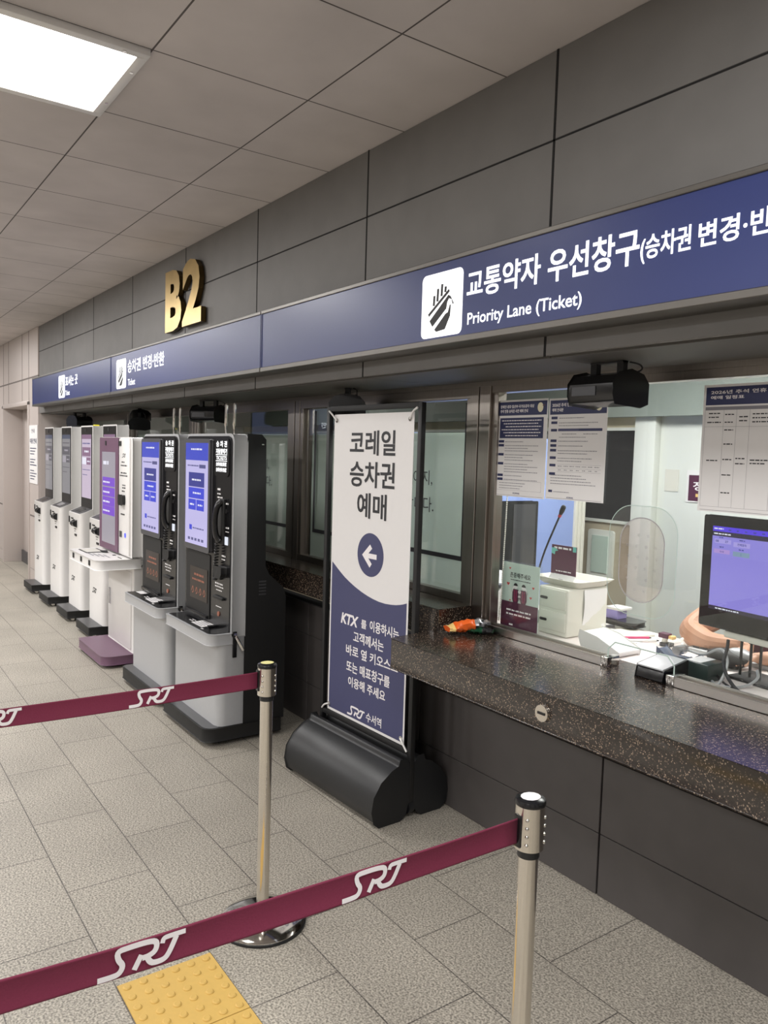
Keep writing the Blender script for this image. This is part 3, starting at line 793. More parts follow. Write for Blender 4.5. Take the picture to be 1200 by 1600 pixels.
kiosk_white(-6.68, 'slim white kiosk half hidden behind the plum and white kiosk', 4)

# ================================================================== plum and white kiosk
t = thing('accessible_kiosk', 'wide white kiosk with plum screen frame, projecting shelf and plum base', 'kiosk', (-6.03, 1.8, 0))
MB().prism(rrect(-6.40, -5.70, 1.575, 2.05, (.04, .07, .01, .01)), 'z', .025, .09).build('base', 'plum', t, bev=.004)
for cx, cy in ((-6.3, 1.65), (-5.8, 1.65), (-6.3, 1.98), (-5.8, 1.98)): MB().lathe([(.02, 0), (.02, .026)], cx, cy, 12).build('foot', 'rubber', t)
cb = MB().prism(rrect(-6.36, -5.72, 1.80, 2.02, (.005, .01, 0, 0)), 'z', .09, .74).build('cabinet', 'white', t, bev=.003)
B(-6.335, -5.76, 1.793, 1.801, .11, .69).build('cabinet_door', 'white', t, bev=.002)
B(-6.30, -6.27, 1.785, 1.794, .37, .50).build('door_pull', 'foil', t, bev=.002)
tr = MB().prism(rrect(-6.45, -5.69, 1.525, 1.85, (.02, .06, 0, 0)), 'z', .728, .80).build('shelf', 'white', t, bev=.006)
B(-6.39, -6.15, 1.575, 1.72, .799, .803).build('reader_rim', 'blackm', tr, bev=.001)
B(-6.375, -6.17, 1.585, 1.70, .802, .8045).build('reader_pad', 'offwhite', tr)
MB().prism([(-6.20, 1.69), (-6.13, 1.69), (-6.10, 1.72), (-6.18, 1.735)], 'z', .80, .812).build('reader_head', 'blackm', tr, bev=.002)
mb = MB()
for i in range(4): mb.words(-6.15+.05*i, -5.98+.05*i, 1.58+.025*i, .012, onZ(.8012), i)
mb.build('lettering', 'inkg', tr)
MB().box(-5.965, -5.935, 1.715, 1.735, .80, .803).box(-5.83, -5.74, 1.716, 1.722, .80, .803).build('card_slot', 'blackm', tr)
for hx in (-6.33, -6.10, -5.87): B(hx-.022, hx+.022, 1.521, 1.527, .745, .785).build('jack', 'blackm', tr, bev=.002)
pn = MB().prism(rrect(-6.44, -5.665, .815, 1.683, (0, 0, .025, .01)), 'y', 1.77, 1.85).build('panel', 'white', t, bev=.006)
B(-6.40, -5.70, 1.84, 1.90, .75, 1.68).build('rear_housing', 'white', t, bev=.004)
fr = MB().prism(rrect(-6.44, -5.95, .818, 1.683, (0, 0, 0, .01)), 'y', 1.752, 1.772).build('screen_frame', 'plum', t, bev=.003)
B(-5.948, -5.70, 1.757, 1.772, .82, 1.68).build('side_panel', 'white', t, bev=.006)
x0, x1, z0, z1 = -6.375, -6.02, .865, 1.575
sc = MB(); f0 = onY(1.7515); f1 = onY(1.7508); f2 = onY(1.75)
def r(a, b, c, d, f, m): sc.mat(m).flat([(x0+a*(x1-x0), z0+c*(z1-z0)), (x0+b*(x1-x0), z0+c*(z1-z0)), (x0+b*(x1-x0), z0+d*(z1-z0)), (x0+a*(x1-x0), z0+d*(z1-z0))], f)
r(0, 1, 0, 1, f0, 0)
for c in (.625, .515, .41, .31): r(.05, .97, c, c+.098, f1, 1)
sc.mat(2)
for i, c in enumerate((.66, .55, .445, .345)): sc.words(x0+.1*(x1-x0), x0+.6*(x1-x0), z0+c*(z1-z0), .014, f2, i)
sc.words(x0+.1*(x1-x0), x0+.5*(x1-x0), z0+.86*(z1-z0), .03, f1, 5)
sc.build('screen', [SC['lgr'], SC['pur'], SC['wht']], t)
B(-6.285, -6.255, 1.748, 1.753, 1.625, 1.66).build('camera_lens', 'blackm', t)
B(-5.94, -5.885, 1.752, 1.758, 1.625, 1.66).build('sensor', 'blackm', t)
MB().prism(rrect(-5.90, -5.785, 1.19, 1.262, .015), 'y', 1.735, 1.758).build('card_reader', 'black', t, bev=.004)
B(-5.885, -5.80, 1.753, 1.758, 1.115, 1.123).build('receipt_slot', 'blackm', t)
B(-5.915, -5.865, 1.753, 1.758, .945, .99).build('scanner_window', 'dkgrey', t)
MB().prism(circ(-5.78, .967, .018, 16), 'y', 1.753, 1.758).build('call_button', lit('blue button', (110, 120, 255), 1), t)
mb = MB(); srt(mb, lambda u, v: (-5.87+.09*u, 1.7565, 1.54+.09*v)); fy = onY(1.7565)
for i, (a, b, z) in enumerate(((-5.88, -5.80, 1.50), (-5.90, -5.75, 1.475), (-5.90, -5.76, 1.42), (-5.92, -5.74, 1.40), (-5.86, -5.78, 1.33), (-5.86, -5.78, 1.31), (-5.87, -5.8, 1.285))): mb.words(a, b, z, .011, fy, i)
mb.build('lettering', 'ink', t)
for z in (1.50, .87): B(-5.705, -5.66, 1.87, 1.905, z, z+.10).build('hinge', 'blackm', t, bev=.004)

# ================================================================== banner stand
BX, BY = -3.055, 2.075
t = thing('banner_stand', 'tall white and navy banner in a black frame on a black water filled base', 'banner', (BX, BY, 0))
def post(x): return B(x-.0125, x+.0125, BY-.0125, BY+.0125, .06, 1.852)
for x in (-3.412, -2.692): post(x).build('post', 'blackm', t, bev=.002)
B(-3.40, -2.704, BY-.0125, BY+.0125, 1.828, 1.853).build('top_bar', 'blackm', t, bev=.002)
B(-3.40, -2.704, BY-.0125, BY+.0125, .285, .31).build('lower_bar', 'blackm', t, bev=.002)
for s_ in (-1, 1):
    prof = [(.035, .03), (.075, .0), (.165, .0), (.2, .03), (.212, .08), (.202, .14), (.165, .195), (.11, .235), (.07, .25), (.062, .275), (.035, .275), (.022, .25), (.02, .08)]
    MB().prism([(BY+s_*a, b) for a, b in prof], 'x', -3.425, -2.68).build('water_tank', 'rubber', t, bev=.008, seg=3)
for x in (-3.35, -2.70):
    MB().tube([(x, BY-.014, .05), (x, BY+.014, .05)], .03, 14).build('wheel', 'rubber', t)
    MB().tube([(x-.01, BY-.03, .05), (x-.01, BY+.03, .05)], .009, 8).build('axle', 'chrome', t)
fb = lambda u, v: (u, BY-.003, v)
bl, br_, bt, bb_ = -3.368, -2.742, 1.812, .312
bn = B(bl, br_, BY-.002, BY, bb_, bt).build('banner_sheet', 'paper', t)
wave = [(-3.357, 1.075), (-3.29, 1.035), (-3.227, 1.002), (-3.124, .965), (-3.026, .942), (-2.933, .932), (-2.844, .938), (-2.787, .95), (-2.752, .962)]
wave = smooth(wave, 1)
def fb2(e): return lambda u, v: (u, BY-.0025-e, v)
mb = MB().flat([(-3.357, .325), (-2.752, .325)]+wave[::-1], fb2(0)).flat(circ(-3.036, 1.145, .104, 40), fb2(0)); mb.build('navy_print', 'navy', bn)
mb = MB().strip([(-3.088, 1.140), (-2.985, 1.140)], .024, fb2(.0006)).strip([(-3.03, 1.186), (-3.082, 1.140), (-3.03, 1.094)], .025, fb2(.0007))
f = fb2(.0006)
mb.text('KTX', -3.266, -3.115, .778, .832, f, .04, .22).text('를', -3.092, -3.05, .785, .826, f, .03).text('이용하시는', -3.022, -2.801, .783, .836, f, .03)
mb.text('고객께서는', -3.154, -2.911, .704, .758, f, .03).text('바로 옆 키오스크', -3.213, -2.80, .630, .682, f, .03)
mb.text('또는 매표창구를', -3.206, -2.857, .548, .602, f, .03).text('이용해 주세요', -3.188, -2.888, .476, .526, f, .03)
srt(mb, lambda u, v: (-3.19+.145*u, BY-.0031, .338+.15*v)); mb.text('수서역', -3.032, -2.911, .342, .388, f, .02)
mb.build('white_lettering', 'beltw', bn)
mb = MB().text('코레일', -3.226, -2.869, 1.616, 1.731, f, .030).text('승차권', -3.22, -2.868, 1.464, 1.584, f, .030).text('예매', -3.152, -2.922, 1.317, 1.436, f, .030)
mb.build('dark_lettering', 'ink', bn)
for x, z, xx, zz in ((bl+.025, bt-.03, -3.40, 1.83), (br_-.025, bt-.03, -2.705, 1.83), (bl+.015, bb_+.03, -3.40, .31), (br_-.02, bb_+.03, -2.705, .30)):
    e = MB().tube([(x, BY-.006, z), (x, BY-.001, z)], .011, 12).build('eyelet', 'chrome', bn)
    MB().tube(smooth([(x, BY-.007, z), ((x+xx)/2, BY-.016, (z+zz)/2+.008), (xx, BY-.015, zz)], 2), .0045, 6).build('tie', 'white', bn)
t.rotation_euler = (0, 0, R(2.2))

# ================================================================== belt barriers
def barrier(x, y, x_far, y_far, ztop, zbot, lab, logos, sticker):
    t = thing('belt_barrier', lab, 'barrier post', (x, y, 0), 'belt barrier posts')
    MB().lathe([(.150, 0), (.150, .008)], x, y, 48).build('rubber_ring', 'rubber', t)
    MB().lathe([(.147, .008), (.147, .012), (.138, .018), (.10, .026), (.05, .034), (.024, .040)], x, y, 48).build('foot', 'chrome', t)
    MB().lathe([(.0215, .036), (.0215, .79)], x, y, 28).build('pole', 'steel', t)
    MB().lathe([(.0235, .783), (.0235, .80)], x, y, 28).build('collar', 'rubber', t)
    MB().lathe([(.0245, .798), (.0315, .802), (.0315, .896), (.030, .897)], x, y, 32).build('head', 'steel', t)
    c = MB().lathe([(.032, .896), (.033, .898), (.033, .903), (.031, .908), (.024, .911)], x, y, 32).build('cap', 'black', t)
    if sticker:
        MB().flat([(x+.020*math.cos(a)*(.8 if i == 3 else 1), y+.023*math.sin(a)) for i, a in enumerate(2*math.pi*k/12 for k in range(12))], onZ(.9118)).build('sticker', sticker, c)
    for az in (-55, 35):
        for k in range(4):
            zz = .818+.018*k
            a = R(az); MB().ball((x+.0315*math.cos(a), y+.0315*math.sin(a), zz), .004, 6).build('rivet', 'chrome', t)
    # slot the belt leaves by
    dv = Vector((x_far-x, y_far-y, 0)).normalized()
    sx, sy = x+dv.x*.031, y+dv.y*.031
    B(sx-.010, sx+.010, sy-.004, sy+.004, zbot-.008, ztop+.006).build('belt_slot', 'black', t, bev=.002)
    L = Vector((x_far-sx, y_far-sy, 0)).length; nv = Vector((-dv.y, dv.x, 0))
    if nv.x < 0: nv = -nv
    N_ = 40
    def pt(s_, v, off=0):
        """s_ metres from the head along the belt, v 0..1 up the belt"""
        u = s_/L; sag = -.012*4*u*(1-u)
        dr = -.018*min(1, s_/.8)
        tw = .003*math.sin(9*s_)*(v-.5)*2
        return Vector((sx, sy, 0))+dv*s_+nv*(.0012+off+tw*.6)+Vector((0, 0, zbot+(ztop-zbot)*v+sag+dr))
    mb = MB()
    vs = []; rows = [0, .06, .10, .5, .90, .94, 1]
    for i in range(N_+1):
        for v in rows: vs.append(pt(L*i/N_, v, .0008 if v in (.06, .94) else 0))
    k = len(rows)
    mb.add(vs, [(i*k+j, i*k+j+1, (i+1)*k+j+1, (i+1)*k+j) for i in range(N_) for j in range(k-1)])
    be = mb.build('belt', 'belt', t)
    md = be.modifiers.new('thickness', 'SOLIDIFY'); md.thickness = .0018
    mb = MB()
    for y0 in logos:      # logo start (lower left as read), world Y
        s0 = (sy-y0)/abs(dv.y)
        srt(mb, lambda u, v: tuple(pt(s0-.138*u, .12+v*2.75, .0022)))
    mb.build('logo', 'beltw', be)
    return t
barrier(-2.335, 1.187, -2.56, -.45, .883, .826, 'steel belt barrier post with a yellow sticker on its cap, nearer the kiosks', (.742, .305), 'ylw')
barrier(-1.123, 1.196, -1.25, -.45, .872, .817, 'steel belt barrier post with a white sticker on its cap, in front of the counter', (.748, .322), 'paper')

# ochre tactile tiles
def tact(x0, y0, lab):
    mb = MB().box(x0+.002, x0+.298, y0+.002, y0+.298, 0, .004)
    for i in range(6):
        for j in range(6):
            mb.lathe([(.013, .003), (.0125, .006), (.009, .0085)], x0+.025+.05*i, y0+.025+.05*j, 12)
    tag(mb.build('tactile_tile', 'yellow', bev=0), lab, 'tactile tile', 'ochre tactile floor tiles')
tact(-2.27, .67, 'ochre tactile floor tile with round studs below the maroon belt')
tact(-1.97, .67, 'ochre tactile floor tile cut off by the bottom edge of the photo')

# ================================================================== the ticket office behind the glass
struct(B(-9.47, 2, 2.42, 4.5, -.1, 0).build('floor', 'sand'))
struct(B(-9.47, 2, 2.45, 4.5, 2.42, 2.5).build('ceiling', 'owhite'))
struct(MB().box(-3.30, 2, 4.4, 4.5, 0, 2.42).box(-3.30, -3.14, 4.34, 4.4, 0, 1.92).build('wall_office', 'owhite', bev=.003))
struct(B(-9.47, -3.30, 4.4, 4.5, 0, 1.20).build('wall_office_left', 'sand'))
struct(B(-9.47, -3.30, 4.4, 4.5, 1.84, 2.42).build('wall_office_top', 'cream'))
struct(B(-9.47, 2, 4.28, 4.338, 1.915, 2.42).build('trim_8', 'hdr'))
w6 = struct(MB().box(-9.4, -3.30, 4.385, 4.41, 1.195, 1.215).box(-9.4, -3.30, 4.385, 4.41, 1.83, 1.85).build('window_6', 'owhite'))
B(-9.4, -3.30, 4.40, 4.44, 1.21, 1.84).build('pane', lit('dark glass', (34, 38, 44), .25, .06), w6)
struct(B(2, 2.1, 2.42, 4.5, 0, 2.42).build('wall_office_right', 'owhite'))
struct(B(-9.47, -9.46, 2.42, 4.5, 0, 2.42).build('wall_office_end', 'owhite'))
for x in (-2.6, -1.0):
    t = thing('office_ceiling_light', 'long white ceiling light inside the ticket office', 'lamp', (x, 3.3, 2.42), 'office ceiling lights')
    B(x-.6, x+.6, 3.15, 3.45, 2.395, 2.42).build('housing', 'white', t)
    for yy in (3.22, 3.38): MB().tube([(x-.57, yy, 2.388), (x+.57, yy, 2.388)], .013, 10).build('tube', 'glow', t)
o = MB().prism(rrect(-3.68, -3.46, .80, 1.14, .02), 'y', 4.38, 4.40).build('frosted_panel', 'owhite'); ORG[o.name] = Vector((0, 0, 0))
tag(o, 'small white framed frosted panel on the beige office wall', 'panel')
B(-3.64, -3.50, 4.374, 4.381, .84, 1.10).build('frosted_pane', 'mint', o)
o = tag(B(-3.09, -2.99, 4.396, 4.3995, 1.44, 1.58).build('paper_sheet', 'offwhite'), 'blank pale sheet on the white office wall', 'paper')
o = tag(B(-2.93, -2.66, 4.394, 4.3995, 1.38, 1.58).build('wall_notice', 'paper'), 'white bordered maroon notice on the white office wall', 'poster')
ORG[o.name] = Vector((0, 0, 0))
pr = B(-2.912, -2.68, 4.391, 4.3945, 1.39, 1.55).build('maroon_print', 'maroon', o)
MB().text('정산', -2.88, -2.72, 1.455, 1.51, onY(4.3905), .03).build('lettering', 'beltw', pr)
MB().words(-2.86, -2.74, 1.415, .022, onY(4.3905), 3).build('yellow_lettering', 'tan', pr)
# partition between the booths
t = thing('partition', 'light blue partition with a ribbed aluminium end post inside the office', 'partition', (-3.5, 3.3, 0))
B(-3.53, -3.49, 2.50, 4.0, 0, 1.75).build('panel', 'blue', t, bev=.002)
mb = MB()
for i in range(3): mb.box(-3.545, -3.475, 4.0+.035*i, 4.03+.035*i, 0, 1.76)
mb.build('end_post', 'offwhite', t, bev=.004)
o = tag(MB().prism(rrect(3.05, 3.61, .853, 1.355, .008), 'x', -3.485, -3.44).build('dark_screen', 'black', bev=.003), 'tall dark screen standing against the blue partition', 'screen')
ORG[o.name] = Vector((0, 0, 0))
B(-3.441, -3.437, 3.40, 3.59, .87, 1.34).build('bezel', 'dkgrey', o)
t = thing('office_desk', 'pale desk top inside the ticket window', 'desk', (-1.2, 2.8, 0))
B(-3.43, 1, 2.502, 3.05, .815, .85).build('desk_top', 'desk', t, bev=.003)
for x in (-3.38, -.1): B(x-.02, x+.02, 2.54, 3.0, 0, .815).build('side_panel', 'offwhite', t)

# posters on the glass
def poster(x0, x1, z0, z1, y, lab, group, kind):
    o = tag(B(x0, x1, y-.0006, y, z0, z1).build('notice_poster', 'paper'), lab, 'poster', group)
    ORG[o.name] = Vector((0, 0, 0)); w_ = x1-x0; h_ = z1-z0
    f = onY(y-.0010); f2 = onY(y-.0015)
    X = lambda u: x0+u*w_
    Zz = lambda v: z0+v*h_
    mb = MB(); L = MB(); D = MB(); G = MB(); K = MB()
    def rc(m, a, b, c, d, ff=f): m.flat([(X(a), Zz(c)), (X(b), Zz(c)), (X(b), Zz(d)), (X(a), Zz(d))], ff)
    rc(mb, .02, .985, .84, .98)
    if kind == 1:
        L.text('장애인·경로·임산부·국가유공자 대상', X(.06), X(.74), Zz(.915), Zz(.948), f2, .03).text('추석 연휴 승차권 사전 예매 안내', X(.06), X(.62), Zz(.868), Zz(.902), f2, .03)
        rc(mb, .06, .93, .605, .815)
        for i in range(6): L.words(X(.10+.04*(i % 3)), X(.89-.05*(i % 2)), Zz(.782-.031*i), .0042, f2, i)
        z = .565
        for i, k in enumerate((1, 3, 3, 4, 1, 1)):
            rc(D, .045, .16, z-.006, z+.020)
            for j in range(k): G.words(X(.18), X(.55+.1*((i*3+j*2) % 4)), Zz(z), .0032, f, i*7+j); z -= .027
            z -= .014
        for q in (((.03, .035), (.03, .135)), ((.03, .135), (.93, .135)), ((.93, .135), (.93, .035)), ((.93, .035), (.03, .035))):
            G.strip([(X(q[0][0]), Zz(q[0][1]+.03)), (X(q[1][0]), Zz(q[1][1]+.03))], .0007, f)
        for i in range(3): G.words(X(.09), X(.62-.05*i), Zz(.135-.027*i), .0032, f, i+40)
        K.text('KORAIL', X(.38), X(.52), Zz(.028), Zz(.045), f, .03, .2)
    elif kind == 2:
        L.text('2026년 추석 연휴 승차권', X(.06), X(.56), Zz(.915), Zz(.952), f2, .03).text('예매 안내문', X(.06), X(.26), Zz(.868), Zz(.902), f2, .03)
        z = .80
        for i, k in enumerate((1, 2, 0, 1, 1, 2, 2, 0, 0)):
            rc(D, .05, .16, z-.006, z+.020)
            for j in range(k): G.words(X(.19), X(.62+.08*((i*3+j*2) % 4)), Zz(z), .0032, f, i*7+j); z -= .027
            if i == 2:
                rc(mb, .54, .93, z-.004, z+.022); rc(K, .18, .54, z-.004, z+.022)
                G.words(X(.25), X(.5), Zz(z-.035), .0032, f, 77).words(X(.62), X(.86), Zz(z-.035), .0032, f, 78).words(X(.2), X(.66), Zz(z-.066), .003, f, 79); z -= .085
            if i == 7:
                for q in (.018, -.022, -.055): G.strip([(X(.19), Zz(z+q)), (X(.94), Zz(z+q))], .0006, f)
                for c in range(7): G.words(X(.2+.105*c), X(.28+.105*c), Zz(z-.004), .003, f, c).words(X(.21+.105*c), X(.26+.105*c), Zz(z-.042), .003, f, c+9)
                z -= .065
            z -= .02
        for i in range(4): G.words(X(.08), X(.62+.08*(i % 4)), Zz(z-.028*i+.01), .0032, f, i+50)
        rc(D, .05, .12, .068, .092); G.words(X(.14), X(.42), Zz(.072), .0032, f, 66)
        K.text('KORAIL', X(.38), X(.50), Zz(.018), Zz(.034), f, .03, .2)
    else:
        L.text('2026년 추석 연휴 승차권', X(.06), X(.66), Zz(.925), Zz(.955), f2, .03).text('예매 일정표', X(.06), X(.32), Zz(.885), Zz(.912), f2, .03)
        rc(G, .02, .62, .80, .826); rc(mb, .62, .985, .80, .826)
        for c, u in enumerate((.02, .17, .27, .37, .54, .70, .985)): G.strip([(X(u), Zz(.04)), (X(u), Zz(.80))], .0007, f)
        for v in (.67, .04): G.strip([(X(.02), Zz(v)), (X(.985), Zz(v))], .0007, f)
        for i, (a, b, v) in enumerate([(.05, .14, .77), (.05, .14, .74), (.04, .15, .70), (.18, .25, .76), (.18, .25, .70), (.29, .36, .74), (.29, .36, .71), (.39, .52, .76), (.39, .52, .73), (.39, .52, .70), (.57, .67, .76), (.57, .67, .70),
                (.18, .25, .64), (.18, .25, .53), (.18, .25, .41), (.18, .25, .29), (.18, .25, .15), (.05, .14, .40), (.28, .35, .42), (.28, .35, .38), (.39, .52, .41), (.39, .50, .385), (.57, .67, .64), (.56, .69, .51), (.56, .69, .39), (.56, .69, .27), (.56, .69, .15)]
                + [(.72, .96, .76), (.72, .96, .71)]+[(.72, .93-.05*(k % 3), .60-.032*k) for k in range(17)]): K.words(X(a), X(b), Zz(v), .0042, f, i)
    if kind < 3:
        MB().flat([(X(.86)+.016*math.cos(a), Zz(.915)+.020*math.sin(a)) for a in (2*math.pi*k/24 for k in range(24))], f2).build('moon', 'moon', o)
        MB().strip([(X(.90), Zz(.93)), (X(.93), Zz(.938)), (X(.95), Zz(.93))], .003, onY(y-.0018)).build('twig', 'crow', o)
    G.strip([(X(.02), Zz(.012)), (X(.97), Zz(.012))], .0012, f)
    nv = mb.build('navy_print', 'navyd', o); L.build('title', 'beltw', nv); G.build('grey_lettering', 'inkg', o)
    if D.v: D.build('heading_tabs', 'navyd', o)
    K.build('dark_lettering', 'navy' if kind < 3 else 'ink', o)
poster(-2.541, -2.247, 1.458, 1.871, 2.3915, 'white notice sheet with a navy text box, left of the two on the glass', 'notices on the ticket window', 1)
poster(-2.240, -1.944, 1.462, 1.868, 2.3915, 'white notice sheet with many short navy tabs, right of the two on the glass', 'notices on the ticket window', 2)
poster(-1.548, -1.10, 1.466, 1.885, 2.3915, 'large white timetable sheet on the glass above the monitor', 'notices on the ticket window', 3)

# acrylic speech plate with an oval opening
def oval(cx, cz, w_, h_, r): return rrect(cx-w_/2, cx+w_/2, cz-h_/2, cz+h_/2, r, 10)
t = thing('speech_plate', 'clear rounded acrylic speech plate with small holes fixed to the window', 'speech plate', (-1.75, 2.386, 1.08))
MB().prism(oval(-1.755, 1.265, .29, .40, .10), 'y', 2.383, 2.386).build('back_plate', 'acry', t)
MB().strip(oval(-1.755, 1.265, .29, .40, .10)+[oval(-1.755, 1.265, .29, .40, .10)[0]], .0025, onY(2.3825)).build('plate_edge', 'mint', t)
MB().prism(oval(-1.752, 1.27, .188, .305, .09), 'y', 2.378, 2.382).build('front_plate', 'acryp', t)
op = oval(-1.752, 1.27, .188, .305, .09)
MB().strip(op+[op[0]], .004, onY(2.3775)).build('opening_rim', 'foil', t)
for i, (u, v) in enumerate([(u, v) for v in (-.11, -.07, -.03, .01, .05, .09) for u in (-.06, -.02, .02, .06)]):
    if abs(v) > .08 and abs(u) > .05: continue
    c = circ(-1.752+u+.006*((i//4) % 2), 1.27+v, .0042, 10)
    MB().strip(c+[c[0]], .0012, onY(2.377)).build('hole', 'foil', t)

# things on the desk behind the glass
t = thing('leaflet_holder', 'standing leaflet with two uniformed figures and hearts behind the glass', 'leaflet', (-2.43, 2.47, .85))
B(-2.55, -2.315, 2.466, 2.474, .853, 1.165).build('acrylic_stand', 'acry', t, bev=.001)
B(-2.55, -2.315, 2.46, 2.52, .85, .854).build('stand_foot', 'acry', t)
lf = B(-2.545, -2.32, 2.463, 2.4655, .868, 1.16).build('leaflet', lit('pale mint paper', (0, 0, 0), 0, .6) if False else 'mint', t)
f = onY(2.4622); g2 = onY(2.4615); g3 = onY(2.4608)
mp_ = MB().flat([(-2.545, .868), (-2.32, .868), (-2.32, .985), (-2.545, .985)], f).build('maroon_print', 'maroon', lf)
mb = MB()
for i in range(2): mb.words(-2.51, -2.36, .945-.018*i, .008, g2, i)
mb.words(-2.49, -2.46, .88, .008, g2, 5).build('lettering', 'beltw', mp_)
MB().text('존중해주세요', -2.495, -2.37, 1.095, 1.118, f, .012).words(-2.49, -2.37, 1.083, .004, f, 4).build('title', 'ink', lf)
for cx, arm in ((-2.457, 1), (-2.408, -1)):
    fg = MB().flat([(cx-.018, 1.045), (cx+.018, 1.045), (cx+.020, 1.0), (cx+.014, .985), (cx-.014, .985), (cx-.020, 1.0)], g2).flat([(cx-.014, .985), (cx+.014, .985), (cx+.012, .95), (cx-.012, .95)], g2).build('figure_print', 'maroon', lf)
    MB().flat(circ(cx, 1.058, .012, 16), g2).strip([(cx-.018*arm, 1.04), (cx-.026*arm, 1.02), (cx-.012*arm, 1.055)], .007, g3).strip([(cx+.018*arm, 1.04), (cx+.028*arm, 1.015), (cx+.022*arm, 1.0)], .007, g3).build('figure_skin', 'paper', lf)
    MB().flat([(cx+.0125*math.cos(R(a)), 1.06+.0125*math.sin(R(a))) for a in range(0, 181, 20)], g3).build('figure_hair', 'ink', lf)
    MB().strip([(cx-.006, 1.04), (cx-.004, .99)], .002, g3).strip([(cx+.006, 1.04), (cx+.004, .99)], .002, g3).build('braces_print', 'pinkp', lf)
mb = MB()
for hx, hz, hs in ((-2.497, 1.135, .006), (-2.505, 1.065, .009), (-2.352, 1.065, .007), (-2.365, 1.02, .007), (-2.49, .992, .005)):
    mb.flat([(hx, hz-hs), (hx+hs, hz), (hx+hs*.9, hz+hs*.5), (hx+hs*.4, hz+hs*.6), (hx, hz+hs*.25), (hx-hs*.4, hz+hs*.6), (hx-hs*.9, hz+hs*.5), (hx-hs, hz)], f)
mb.build('heart_prints', 'red', lf)

t = thing('drawer_box', 'white two drawer box with slot pulls and a sheet taped on its side', 'drawer box', (-2.345, 2.755, .85))
B(-2.43, -2.26, 2.58, 2.845, .851, 1.062).build('body', 'offwhite', t, bev=.008, seg=3)
for z in (1.012, .915):
    d = B(-2.422, -2.268, 2.576, 2.584, z-.042, z+.042).build('drawer', 'offwhite', t, bev=.003)
    MB().prism(rrect(-2.415, -2.372, z-.006, z+.006, .006), 'y', 2.574, 2.5765).build('slot_pull', 'rubber', d)
MB().add([(-2.257+.006*math.sin(4*v+2*u), 2.68+.15*u, 1.055-.17*v) for v in [i/8 for i in range(9)] for u in (0, .5, 1)],
         [(i*3+j, i*3+j+1, i*3+j+4, i*3+j+3) for i in range(8) for j in range(2)]).build('taped_sheet', 'paper', t)
t = thing('coin_tray', 'shallow beige tray on top of the white drawer box', 'tray', (-2.37, 2.72, 1.062))
pr = lambda e: rrect(-2.50-e, -2.24+e, 2.62-e, 2.85+e, .03, 4)
p0, p1, p2 = pr(-.02), pr(.012), pr(.005); n = len(p0)
MB().add([(a, b, 1.063) for a, b in p0]+[(a, b, 1.095) for a, b in p1]+[(a, b, 1.095) for a, b in p2]+[(a, b, 1.069) for a, b in pr(-.025)],
         [tuple(range(n))]+[(k*n+i, k*n+(i+1) % n, (k+1)*n+(i+1) % n, (k+1)*n+i) for k in range(3) for i in range(n)]+[tuple(range(3*n, 4*n))]).build('dish', 'offwhite', t)
o = thing('card_sign', 'small maroon card sign standing in the beige tray', 'sign', (-2.40, 2.70, 1.07))
cs = B(-2.47, -2.325, 2.695, 2.70, 1.070, 1.235).build('card', 'maroon', o)
f = onY(2.6945)
MB().words(-2.455, -2.345, 1.218, .010, f, 3).words(-2.44, -2.345, 1.115, .006, f, 4).words(-2.45, -2.335, 1.10, .005, f, 5).build('lettering', 'beltw', cs)
MB().flat([(-2.47, 1.195), (-2.45, 1.19), (-2.448, 1.205), (-2.43, 1.21), (-2.45, 1.222), (-2.47, 1.22)], f).flat([(-2.345, 1.212), (-2.325, 1.212), (-2.325, 1.235), (-2.345, 1.235)], f).build('teal_print', mk('teal print', (110, 190, 180), .5), cs)
o = tag(MB().prism([(2.64, 1.070), (2.70-.006, 1.070), (2.67, 1.108)], 'x', -2.445, -2.30).build('tent_card', 'paper'), 'white folded tent card lying in the beige tray', 'card')
ORG[o.name] = Vector((0, 0, 0))
MB().flat([(-2.385, .25), (-2.36, .25), (-2.36, .5), (-2.385, .5)], lambda u, v: (u, 2.6395+.03*v, 1.0705+.038*v)).build('print', 'inkg', o)
t = thing('gooseneck_microphone', 'thin black gooseneck microphone with a red ring behind the leaflet', 'microphone', (-2.60, 2.75, .85))
MB().prism(rrect(-2.65, -2.555, 2.70, 2.82, .02), 'z', .85, .885).build('base', 'blackm', t, bev=.005)
nk = smooth([(-2.60, 2.75, .88), (-2.605, 2.75, 1.05), (-2.58, 2.75, 1.16), (-2.48, 2.75, 1.365)], 2)
MB().tube(nk, .0045, 8).build('neck', 'blackm', t)
MB().tube([(-2.4835, 2.75, 1.358), (-2.4775, 2.75, 1.370)], .008, 12).build('red_ring', 'red', t)
MB().tube([(-2.4775, 2.75, 1.370), (-2.470, 2.75, 1.385), (-2.460, 2.75, 1.406), (-2.457, 2.75, 1.412)], [.008, .0115, .0115, .006], 12).build('foam_head', 'blackm', t)
t = thing('receipt_printer', 'white desk printer partly hidden behind the leaflet', 'printer', (-2.82, 2.75, .85))
MB().prism([(2.56, .851), (2.86, .851), (2.86, 1.02), (2.74, 1.06), (2.56, .96)], 'x', -2.95, -2.70).build('body', 'white', t, bev=.01, seg=3)
B(-2.93, -2.72, 2.60, 2.70, 1.0, 1.012).build('lid_seam', 'dkgrey', t)
t = thing('pin_pad', 'white wedge shaped pad in front of the drawer box', 'pin pad', (-2.03, 2.56, .85))
MB().prism([(-2.10, .852), (-1.93, .852), (-1.925, .872), (-2.03, .912), (-2.115, .925), (-2.12, .90)], 'y', 2.50, 2.64).build('body', 'white', t, bev=.006, seg=3)
B(-2.075, -2.02, 2.545, 2.60, .853, .856).build('foot', 'rubber', t)
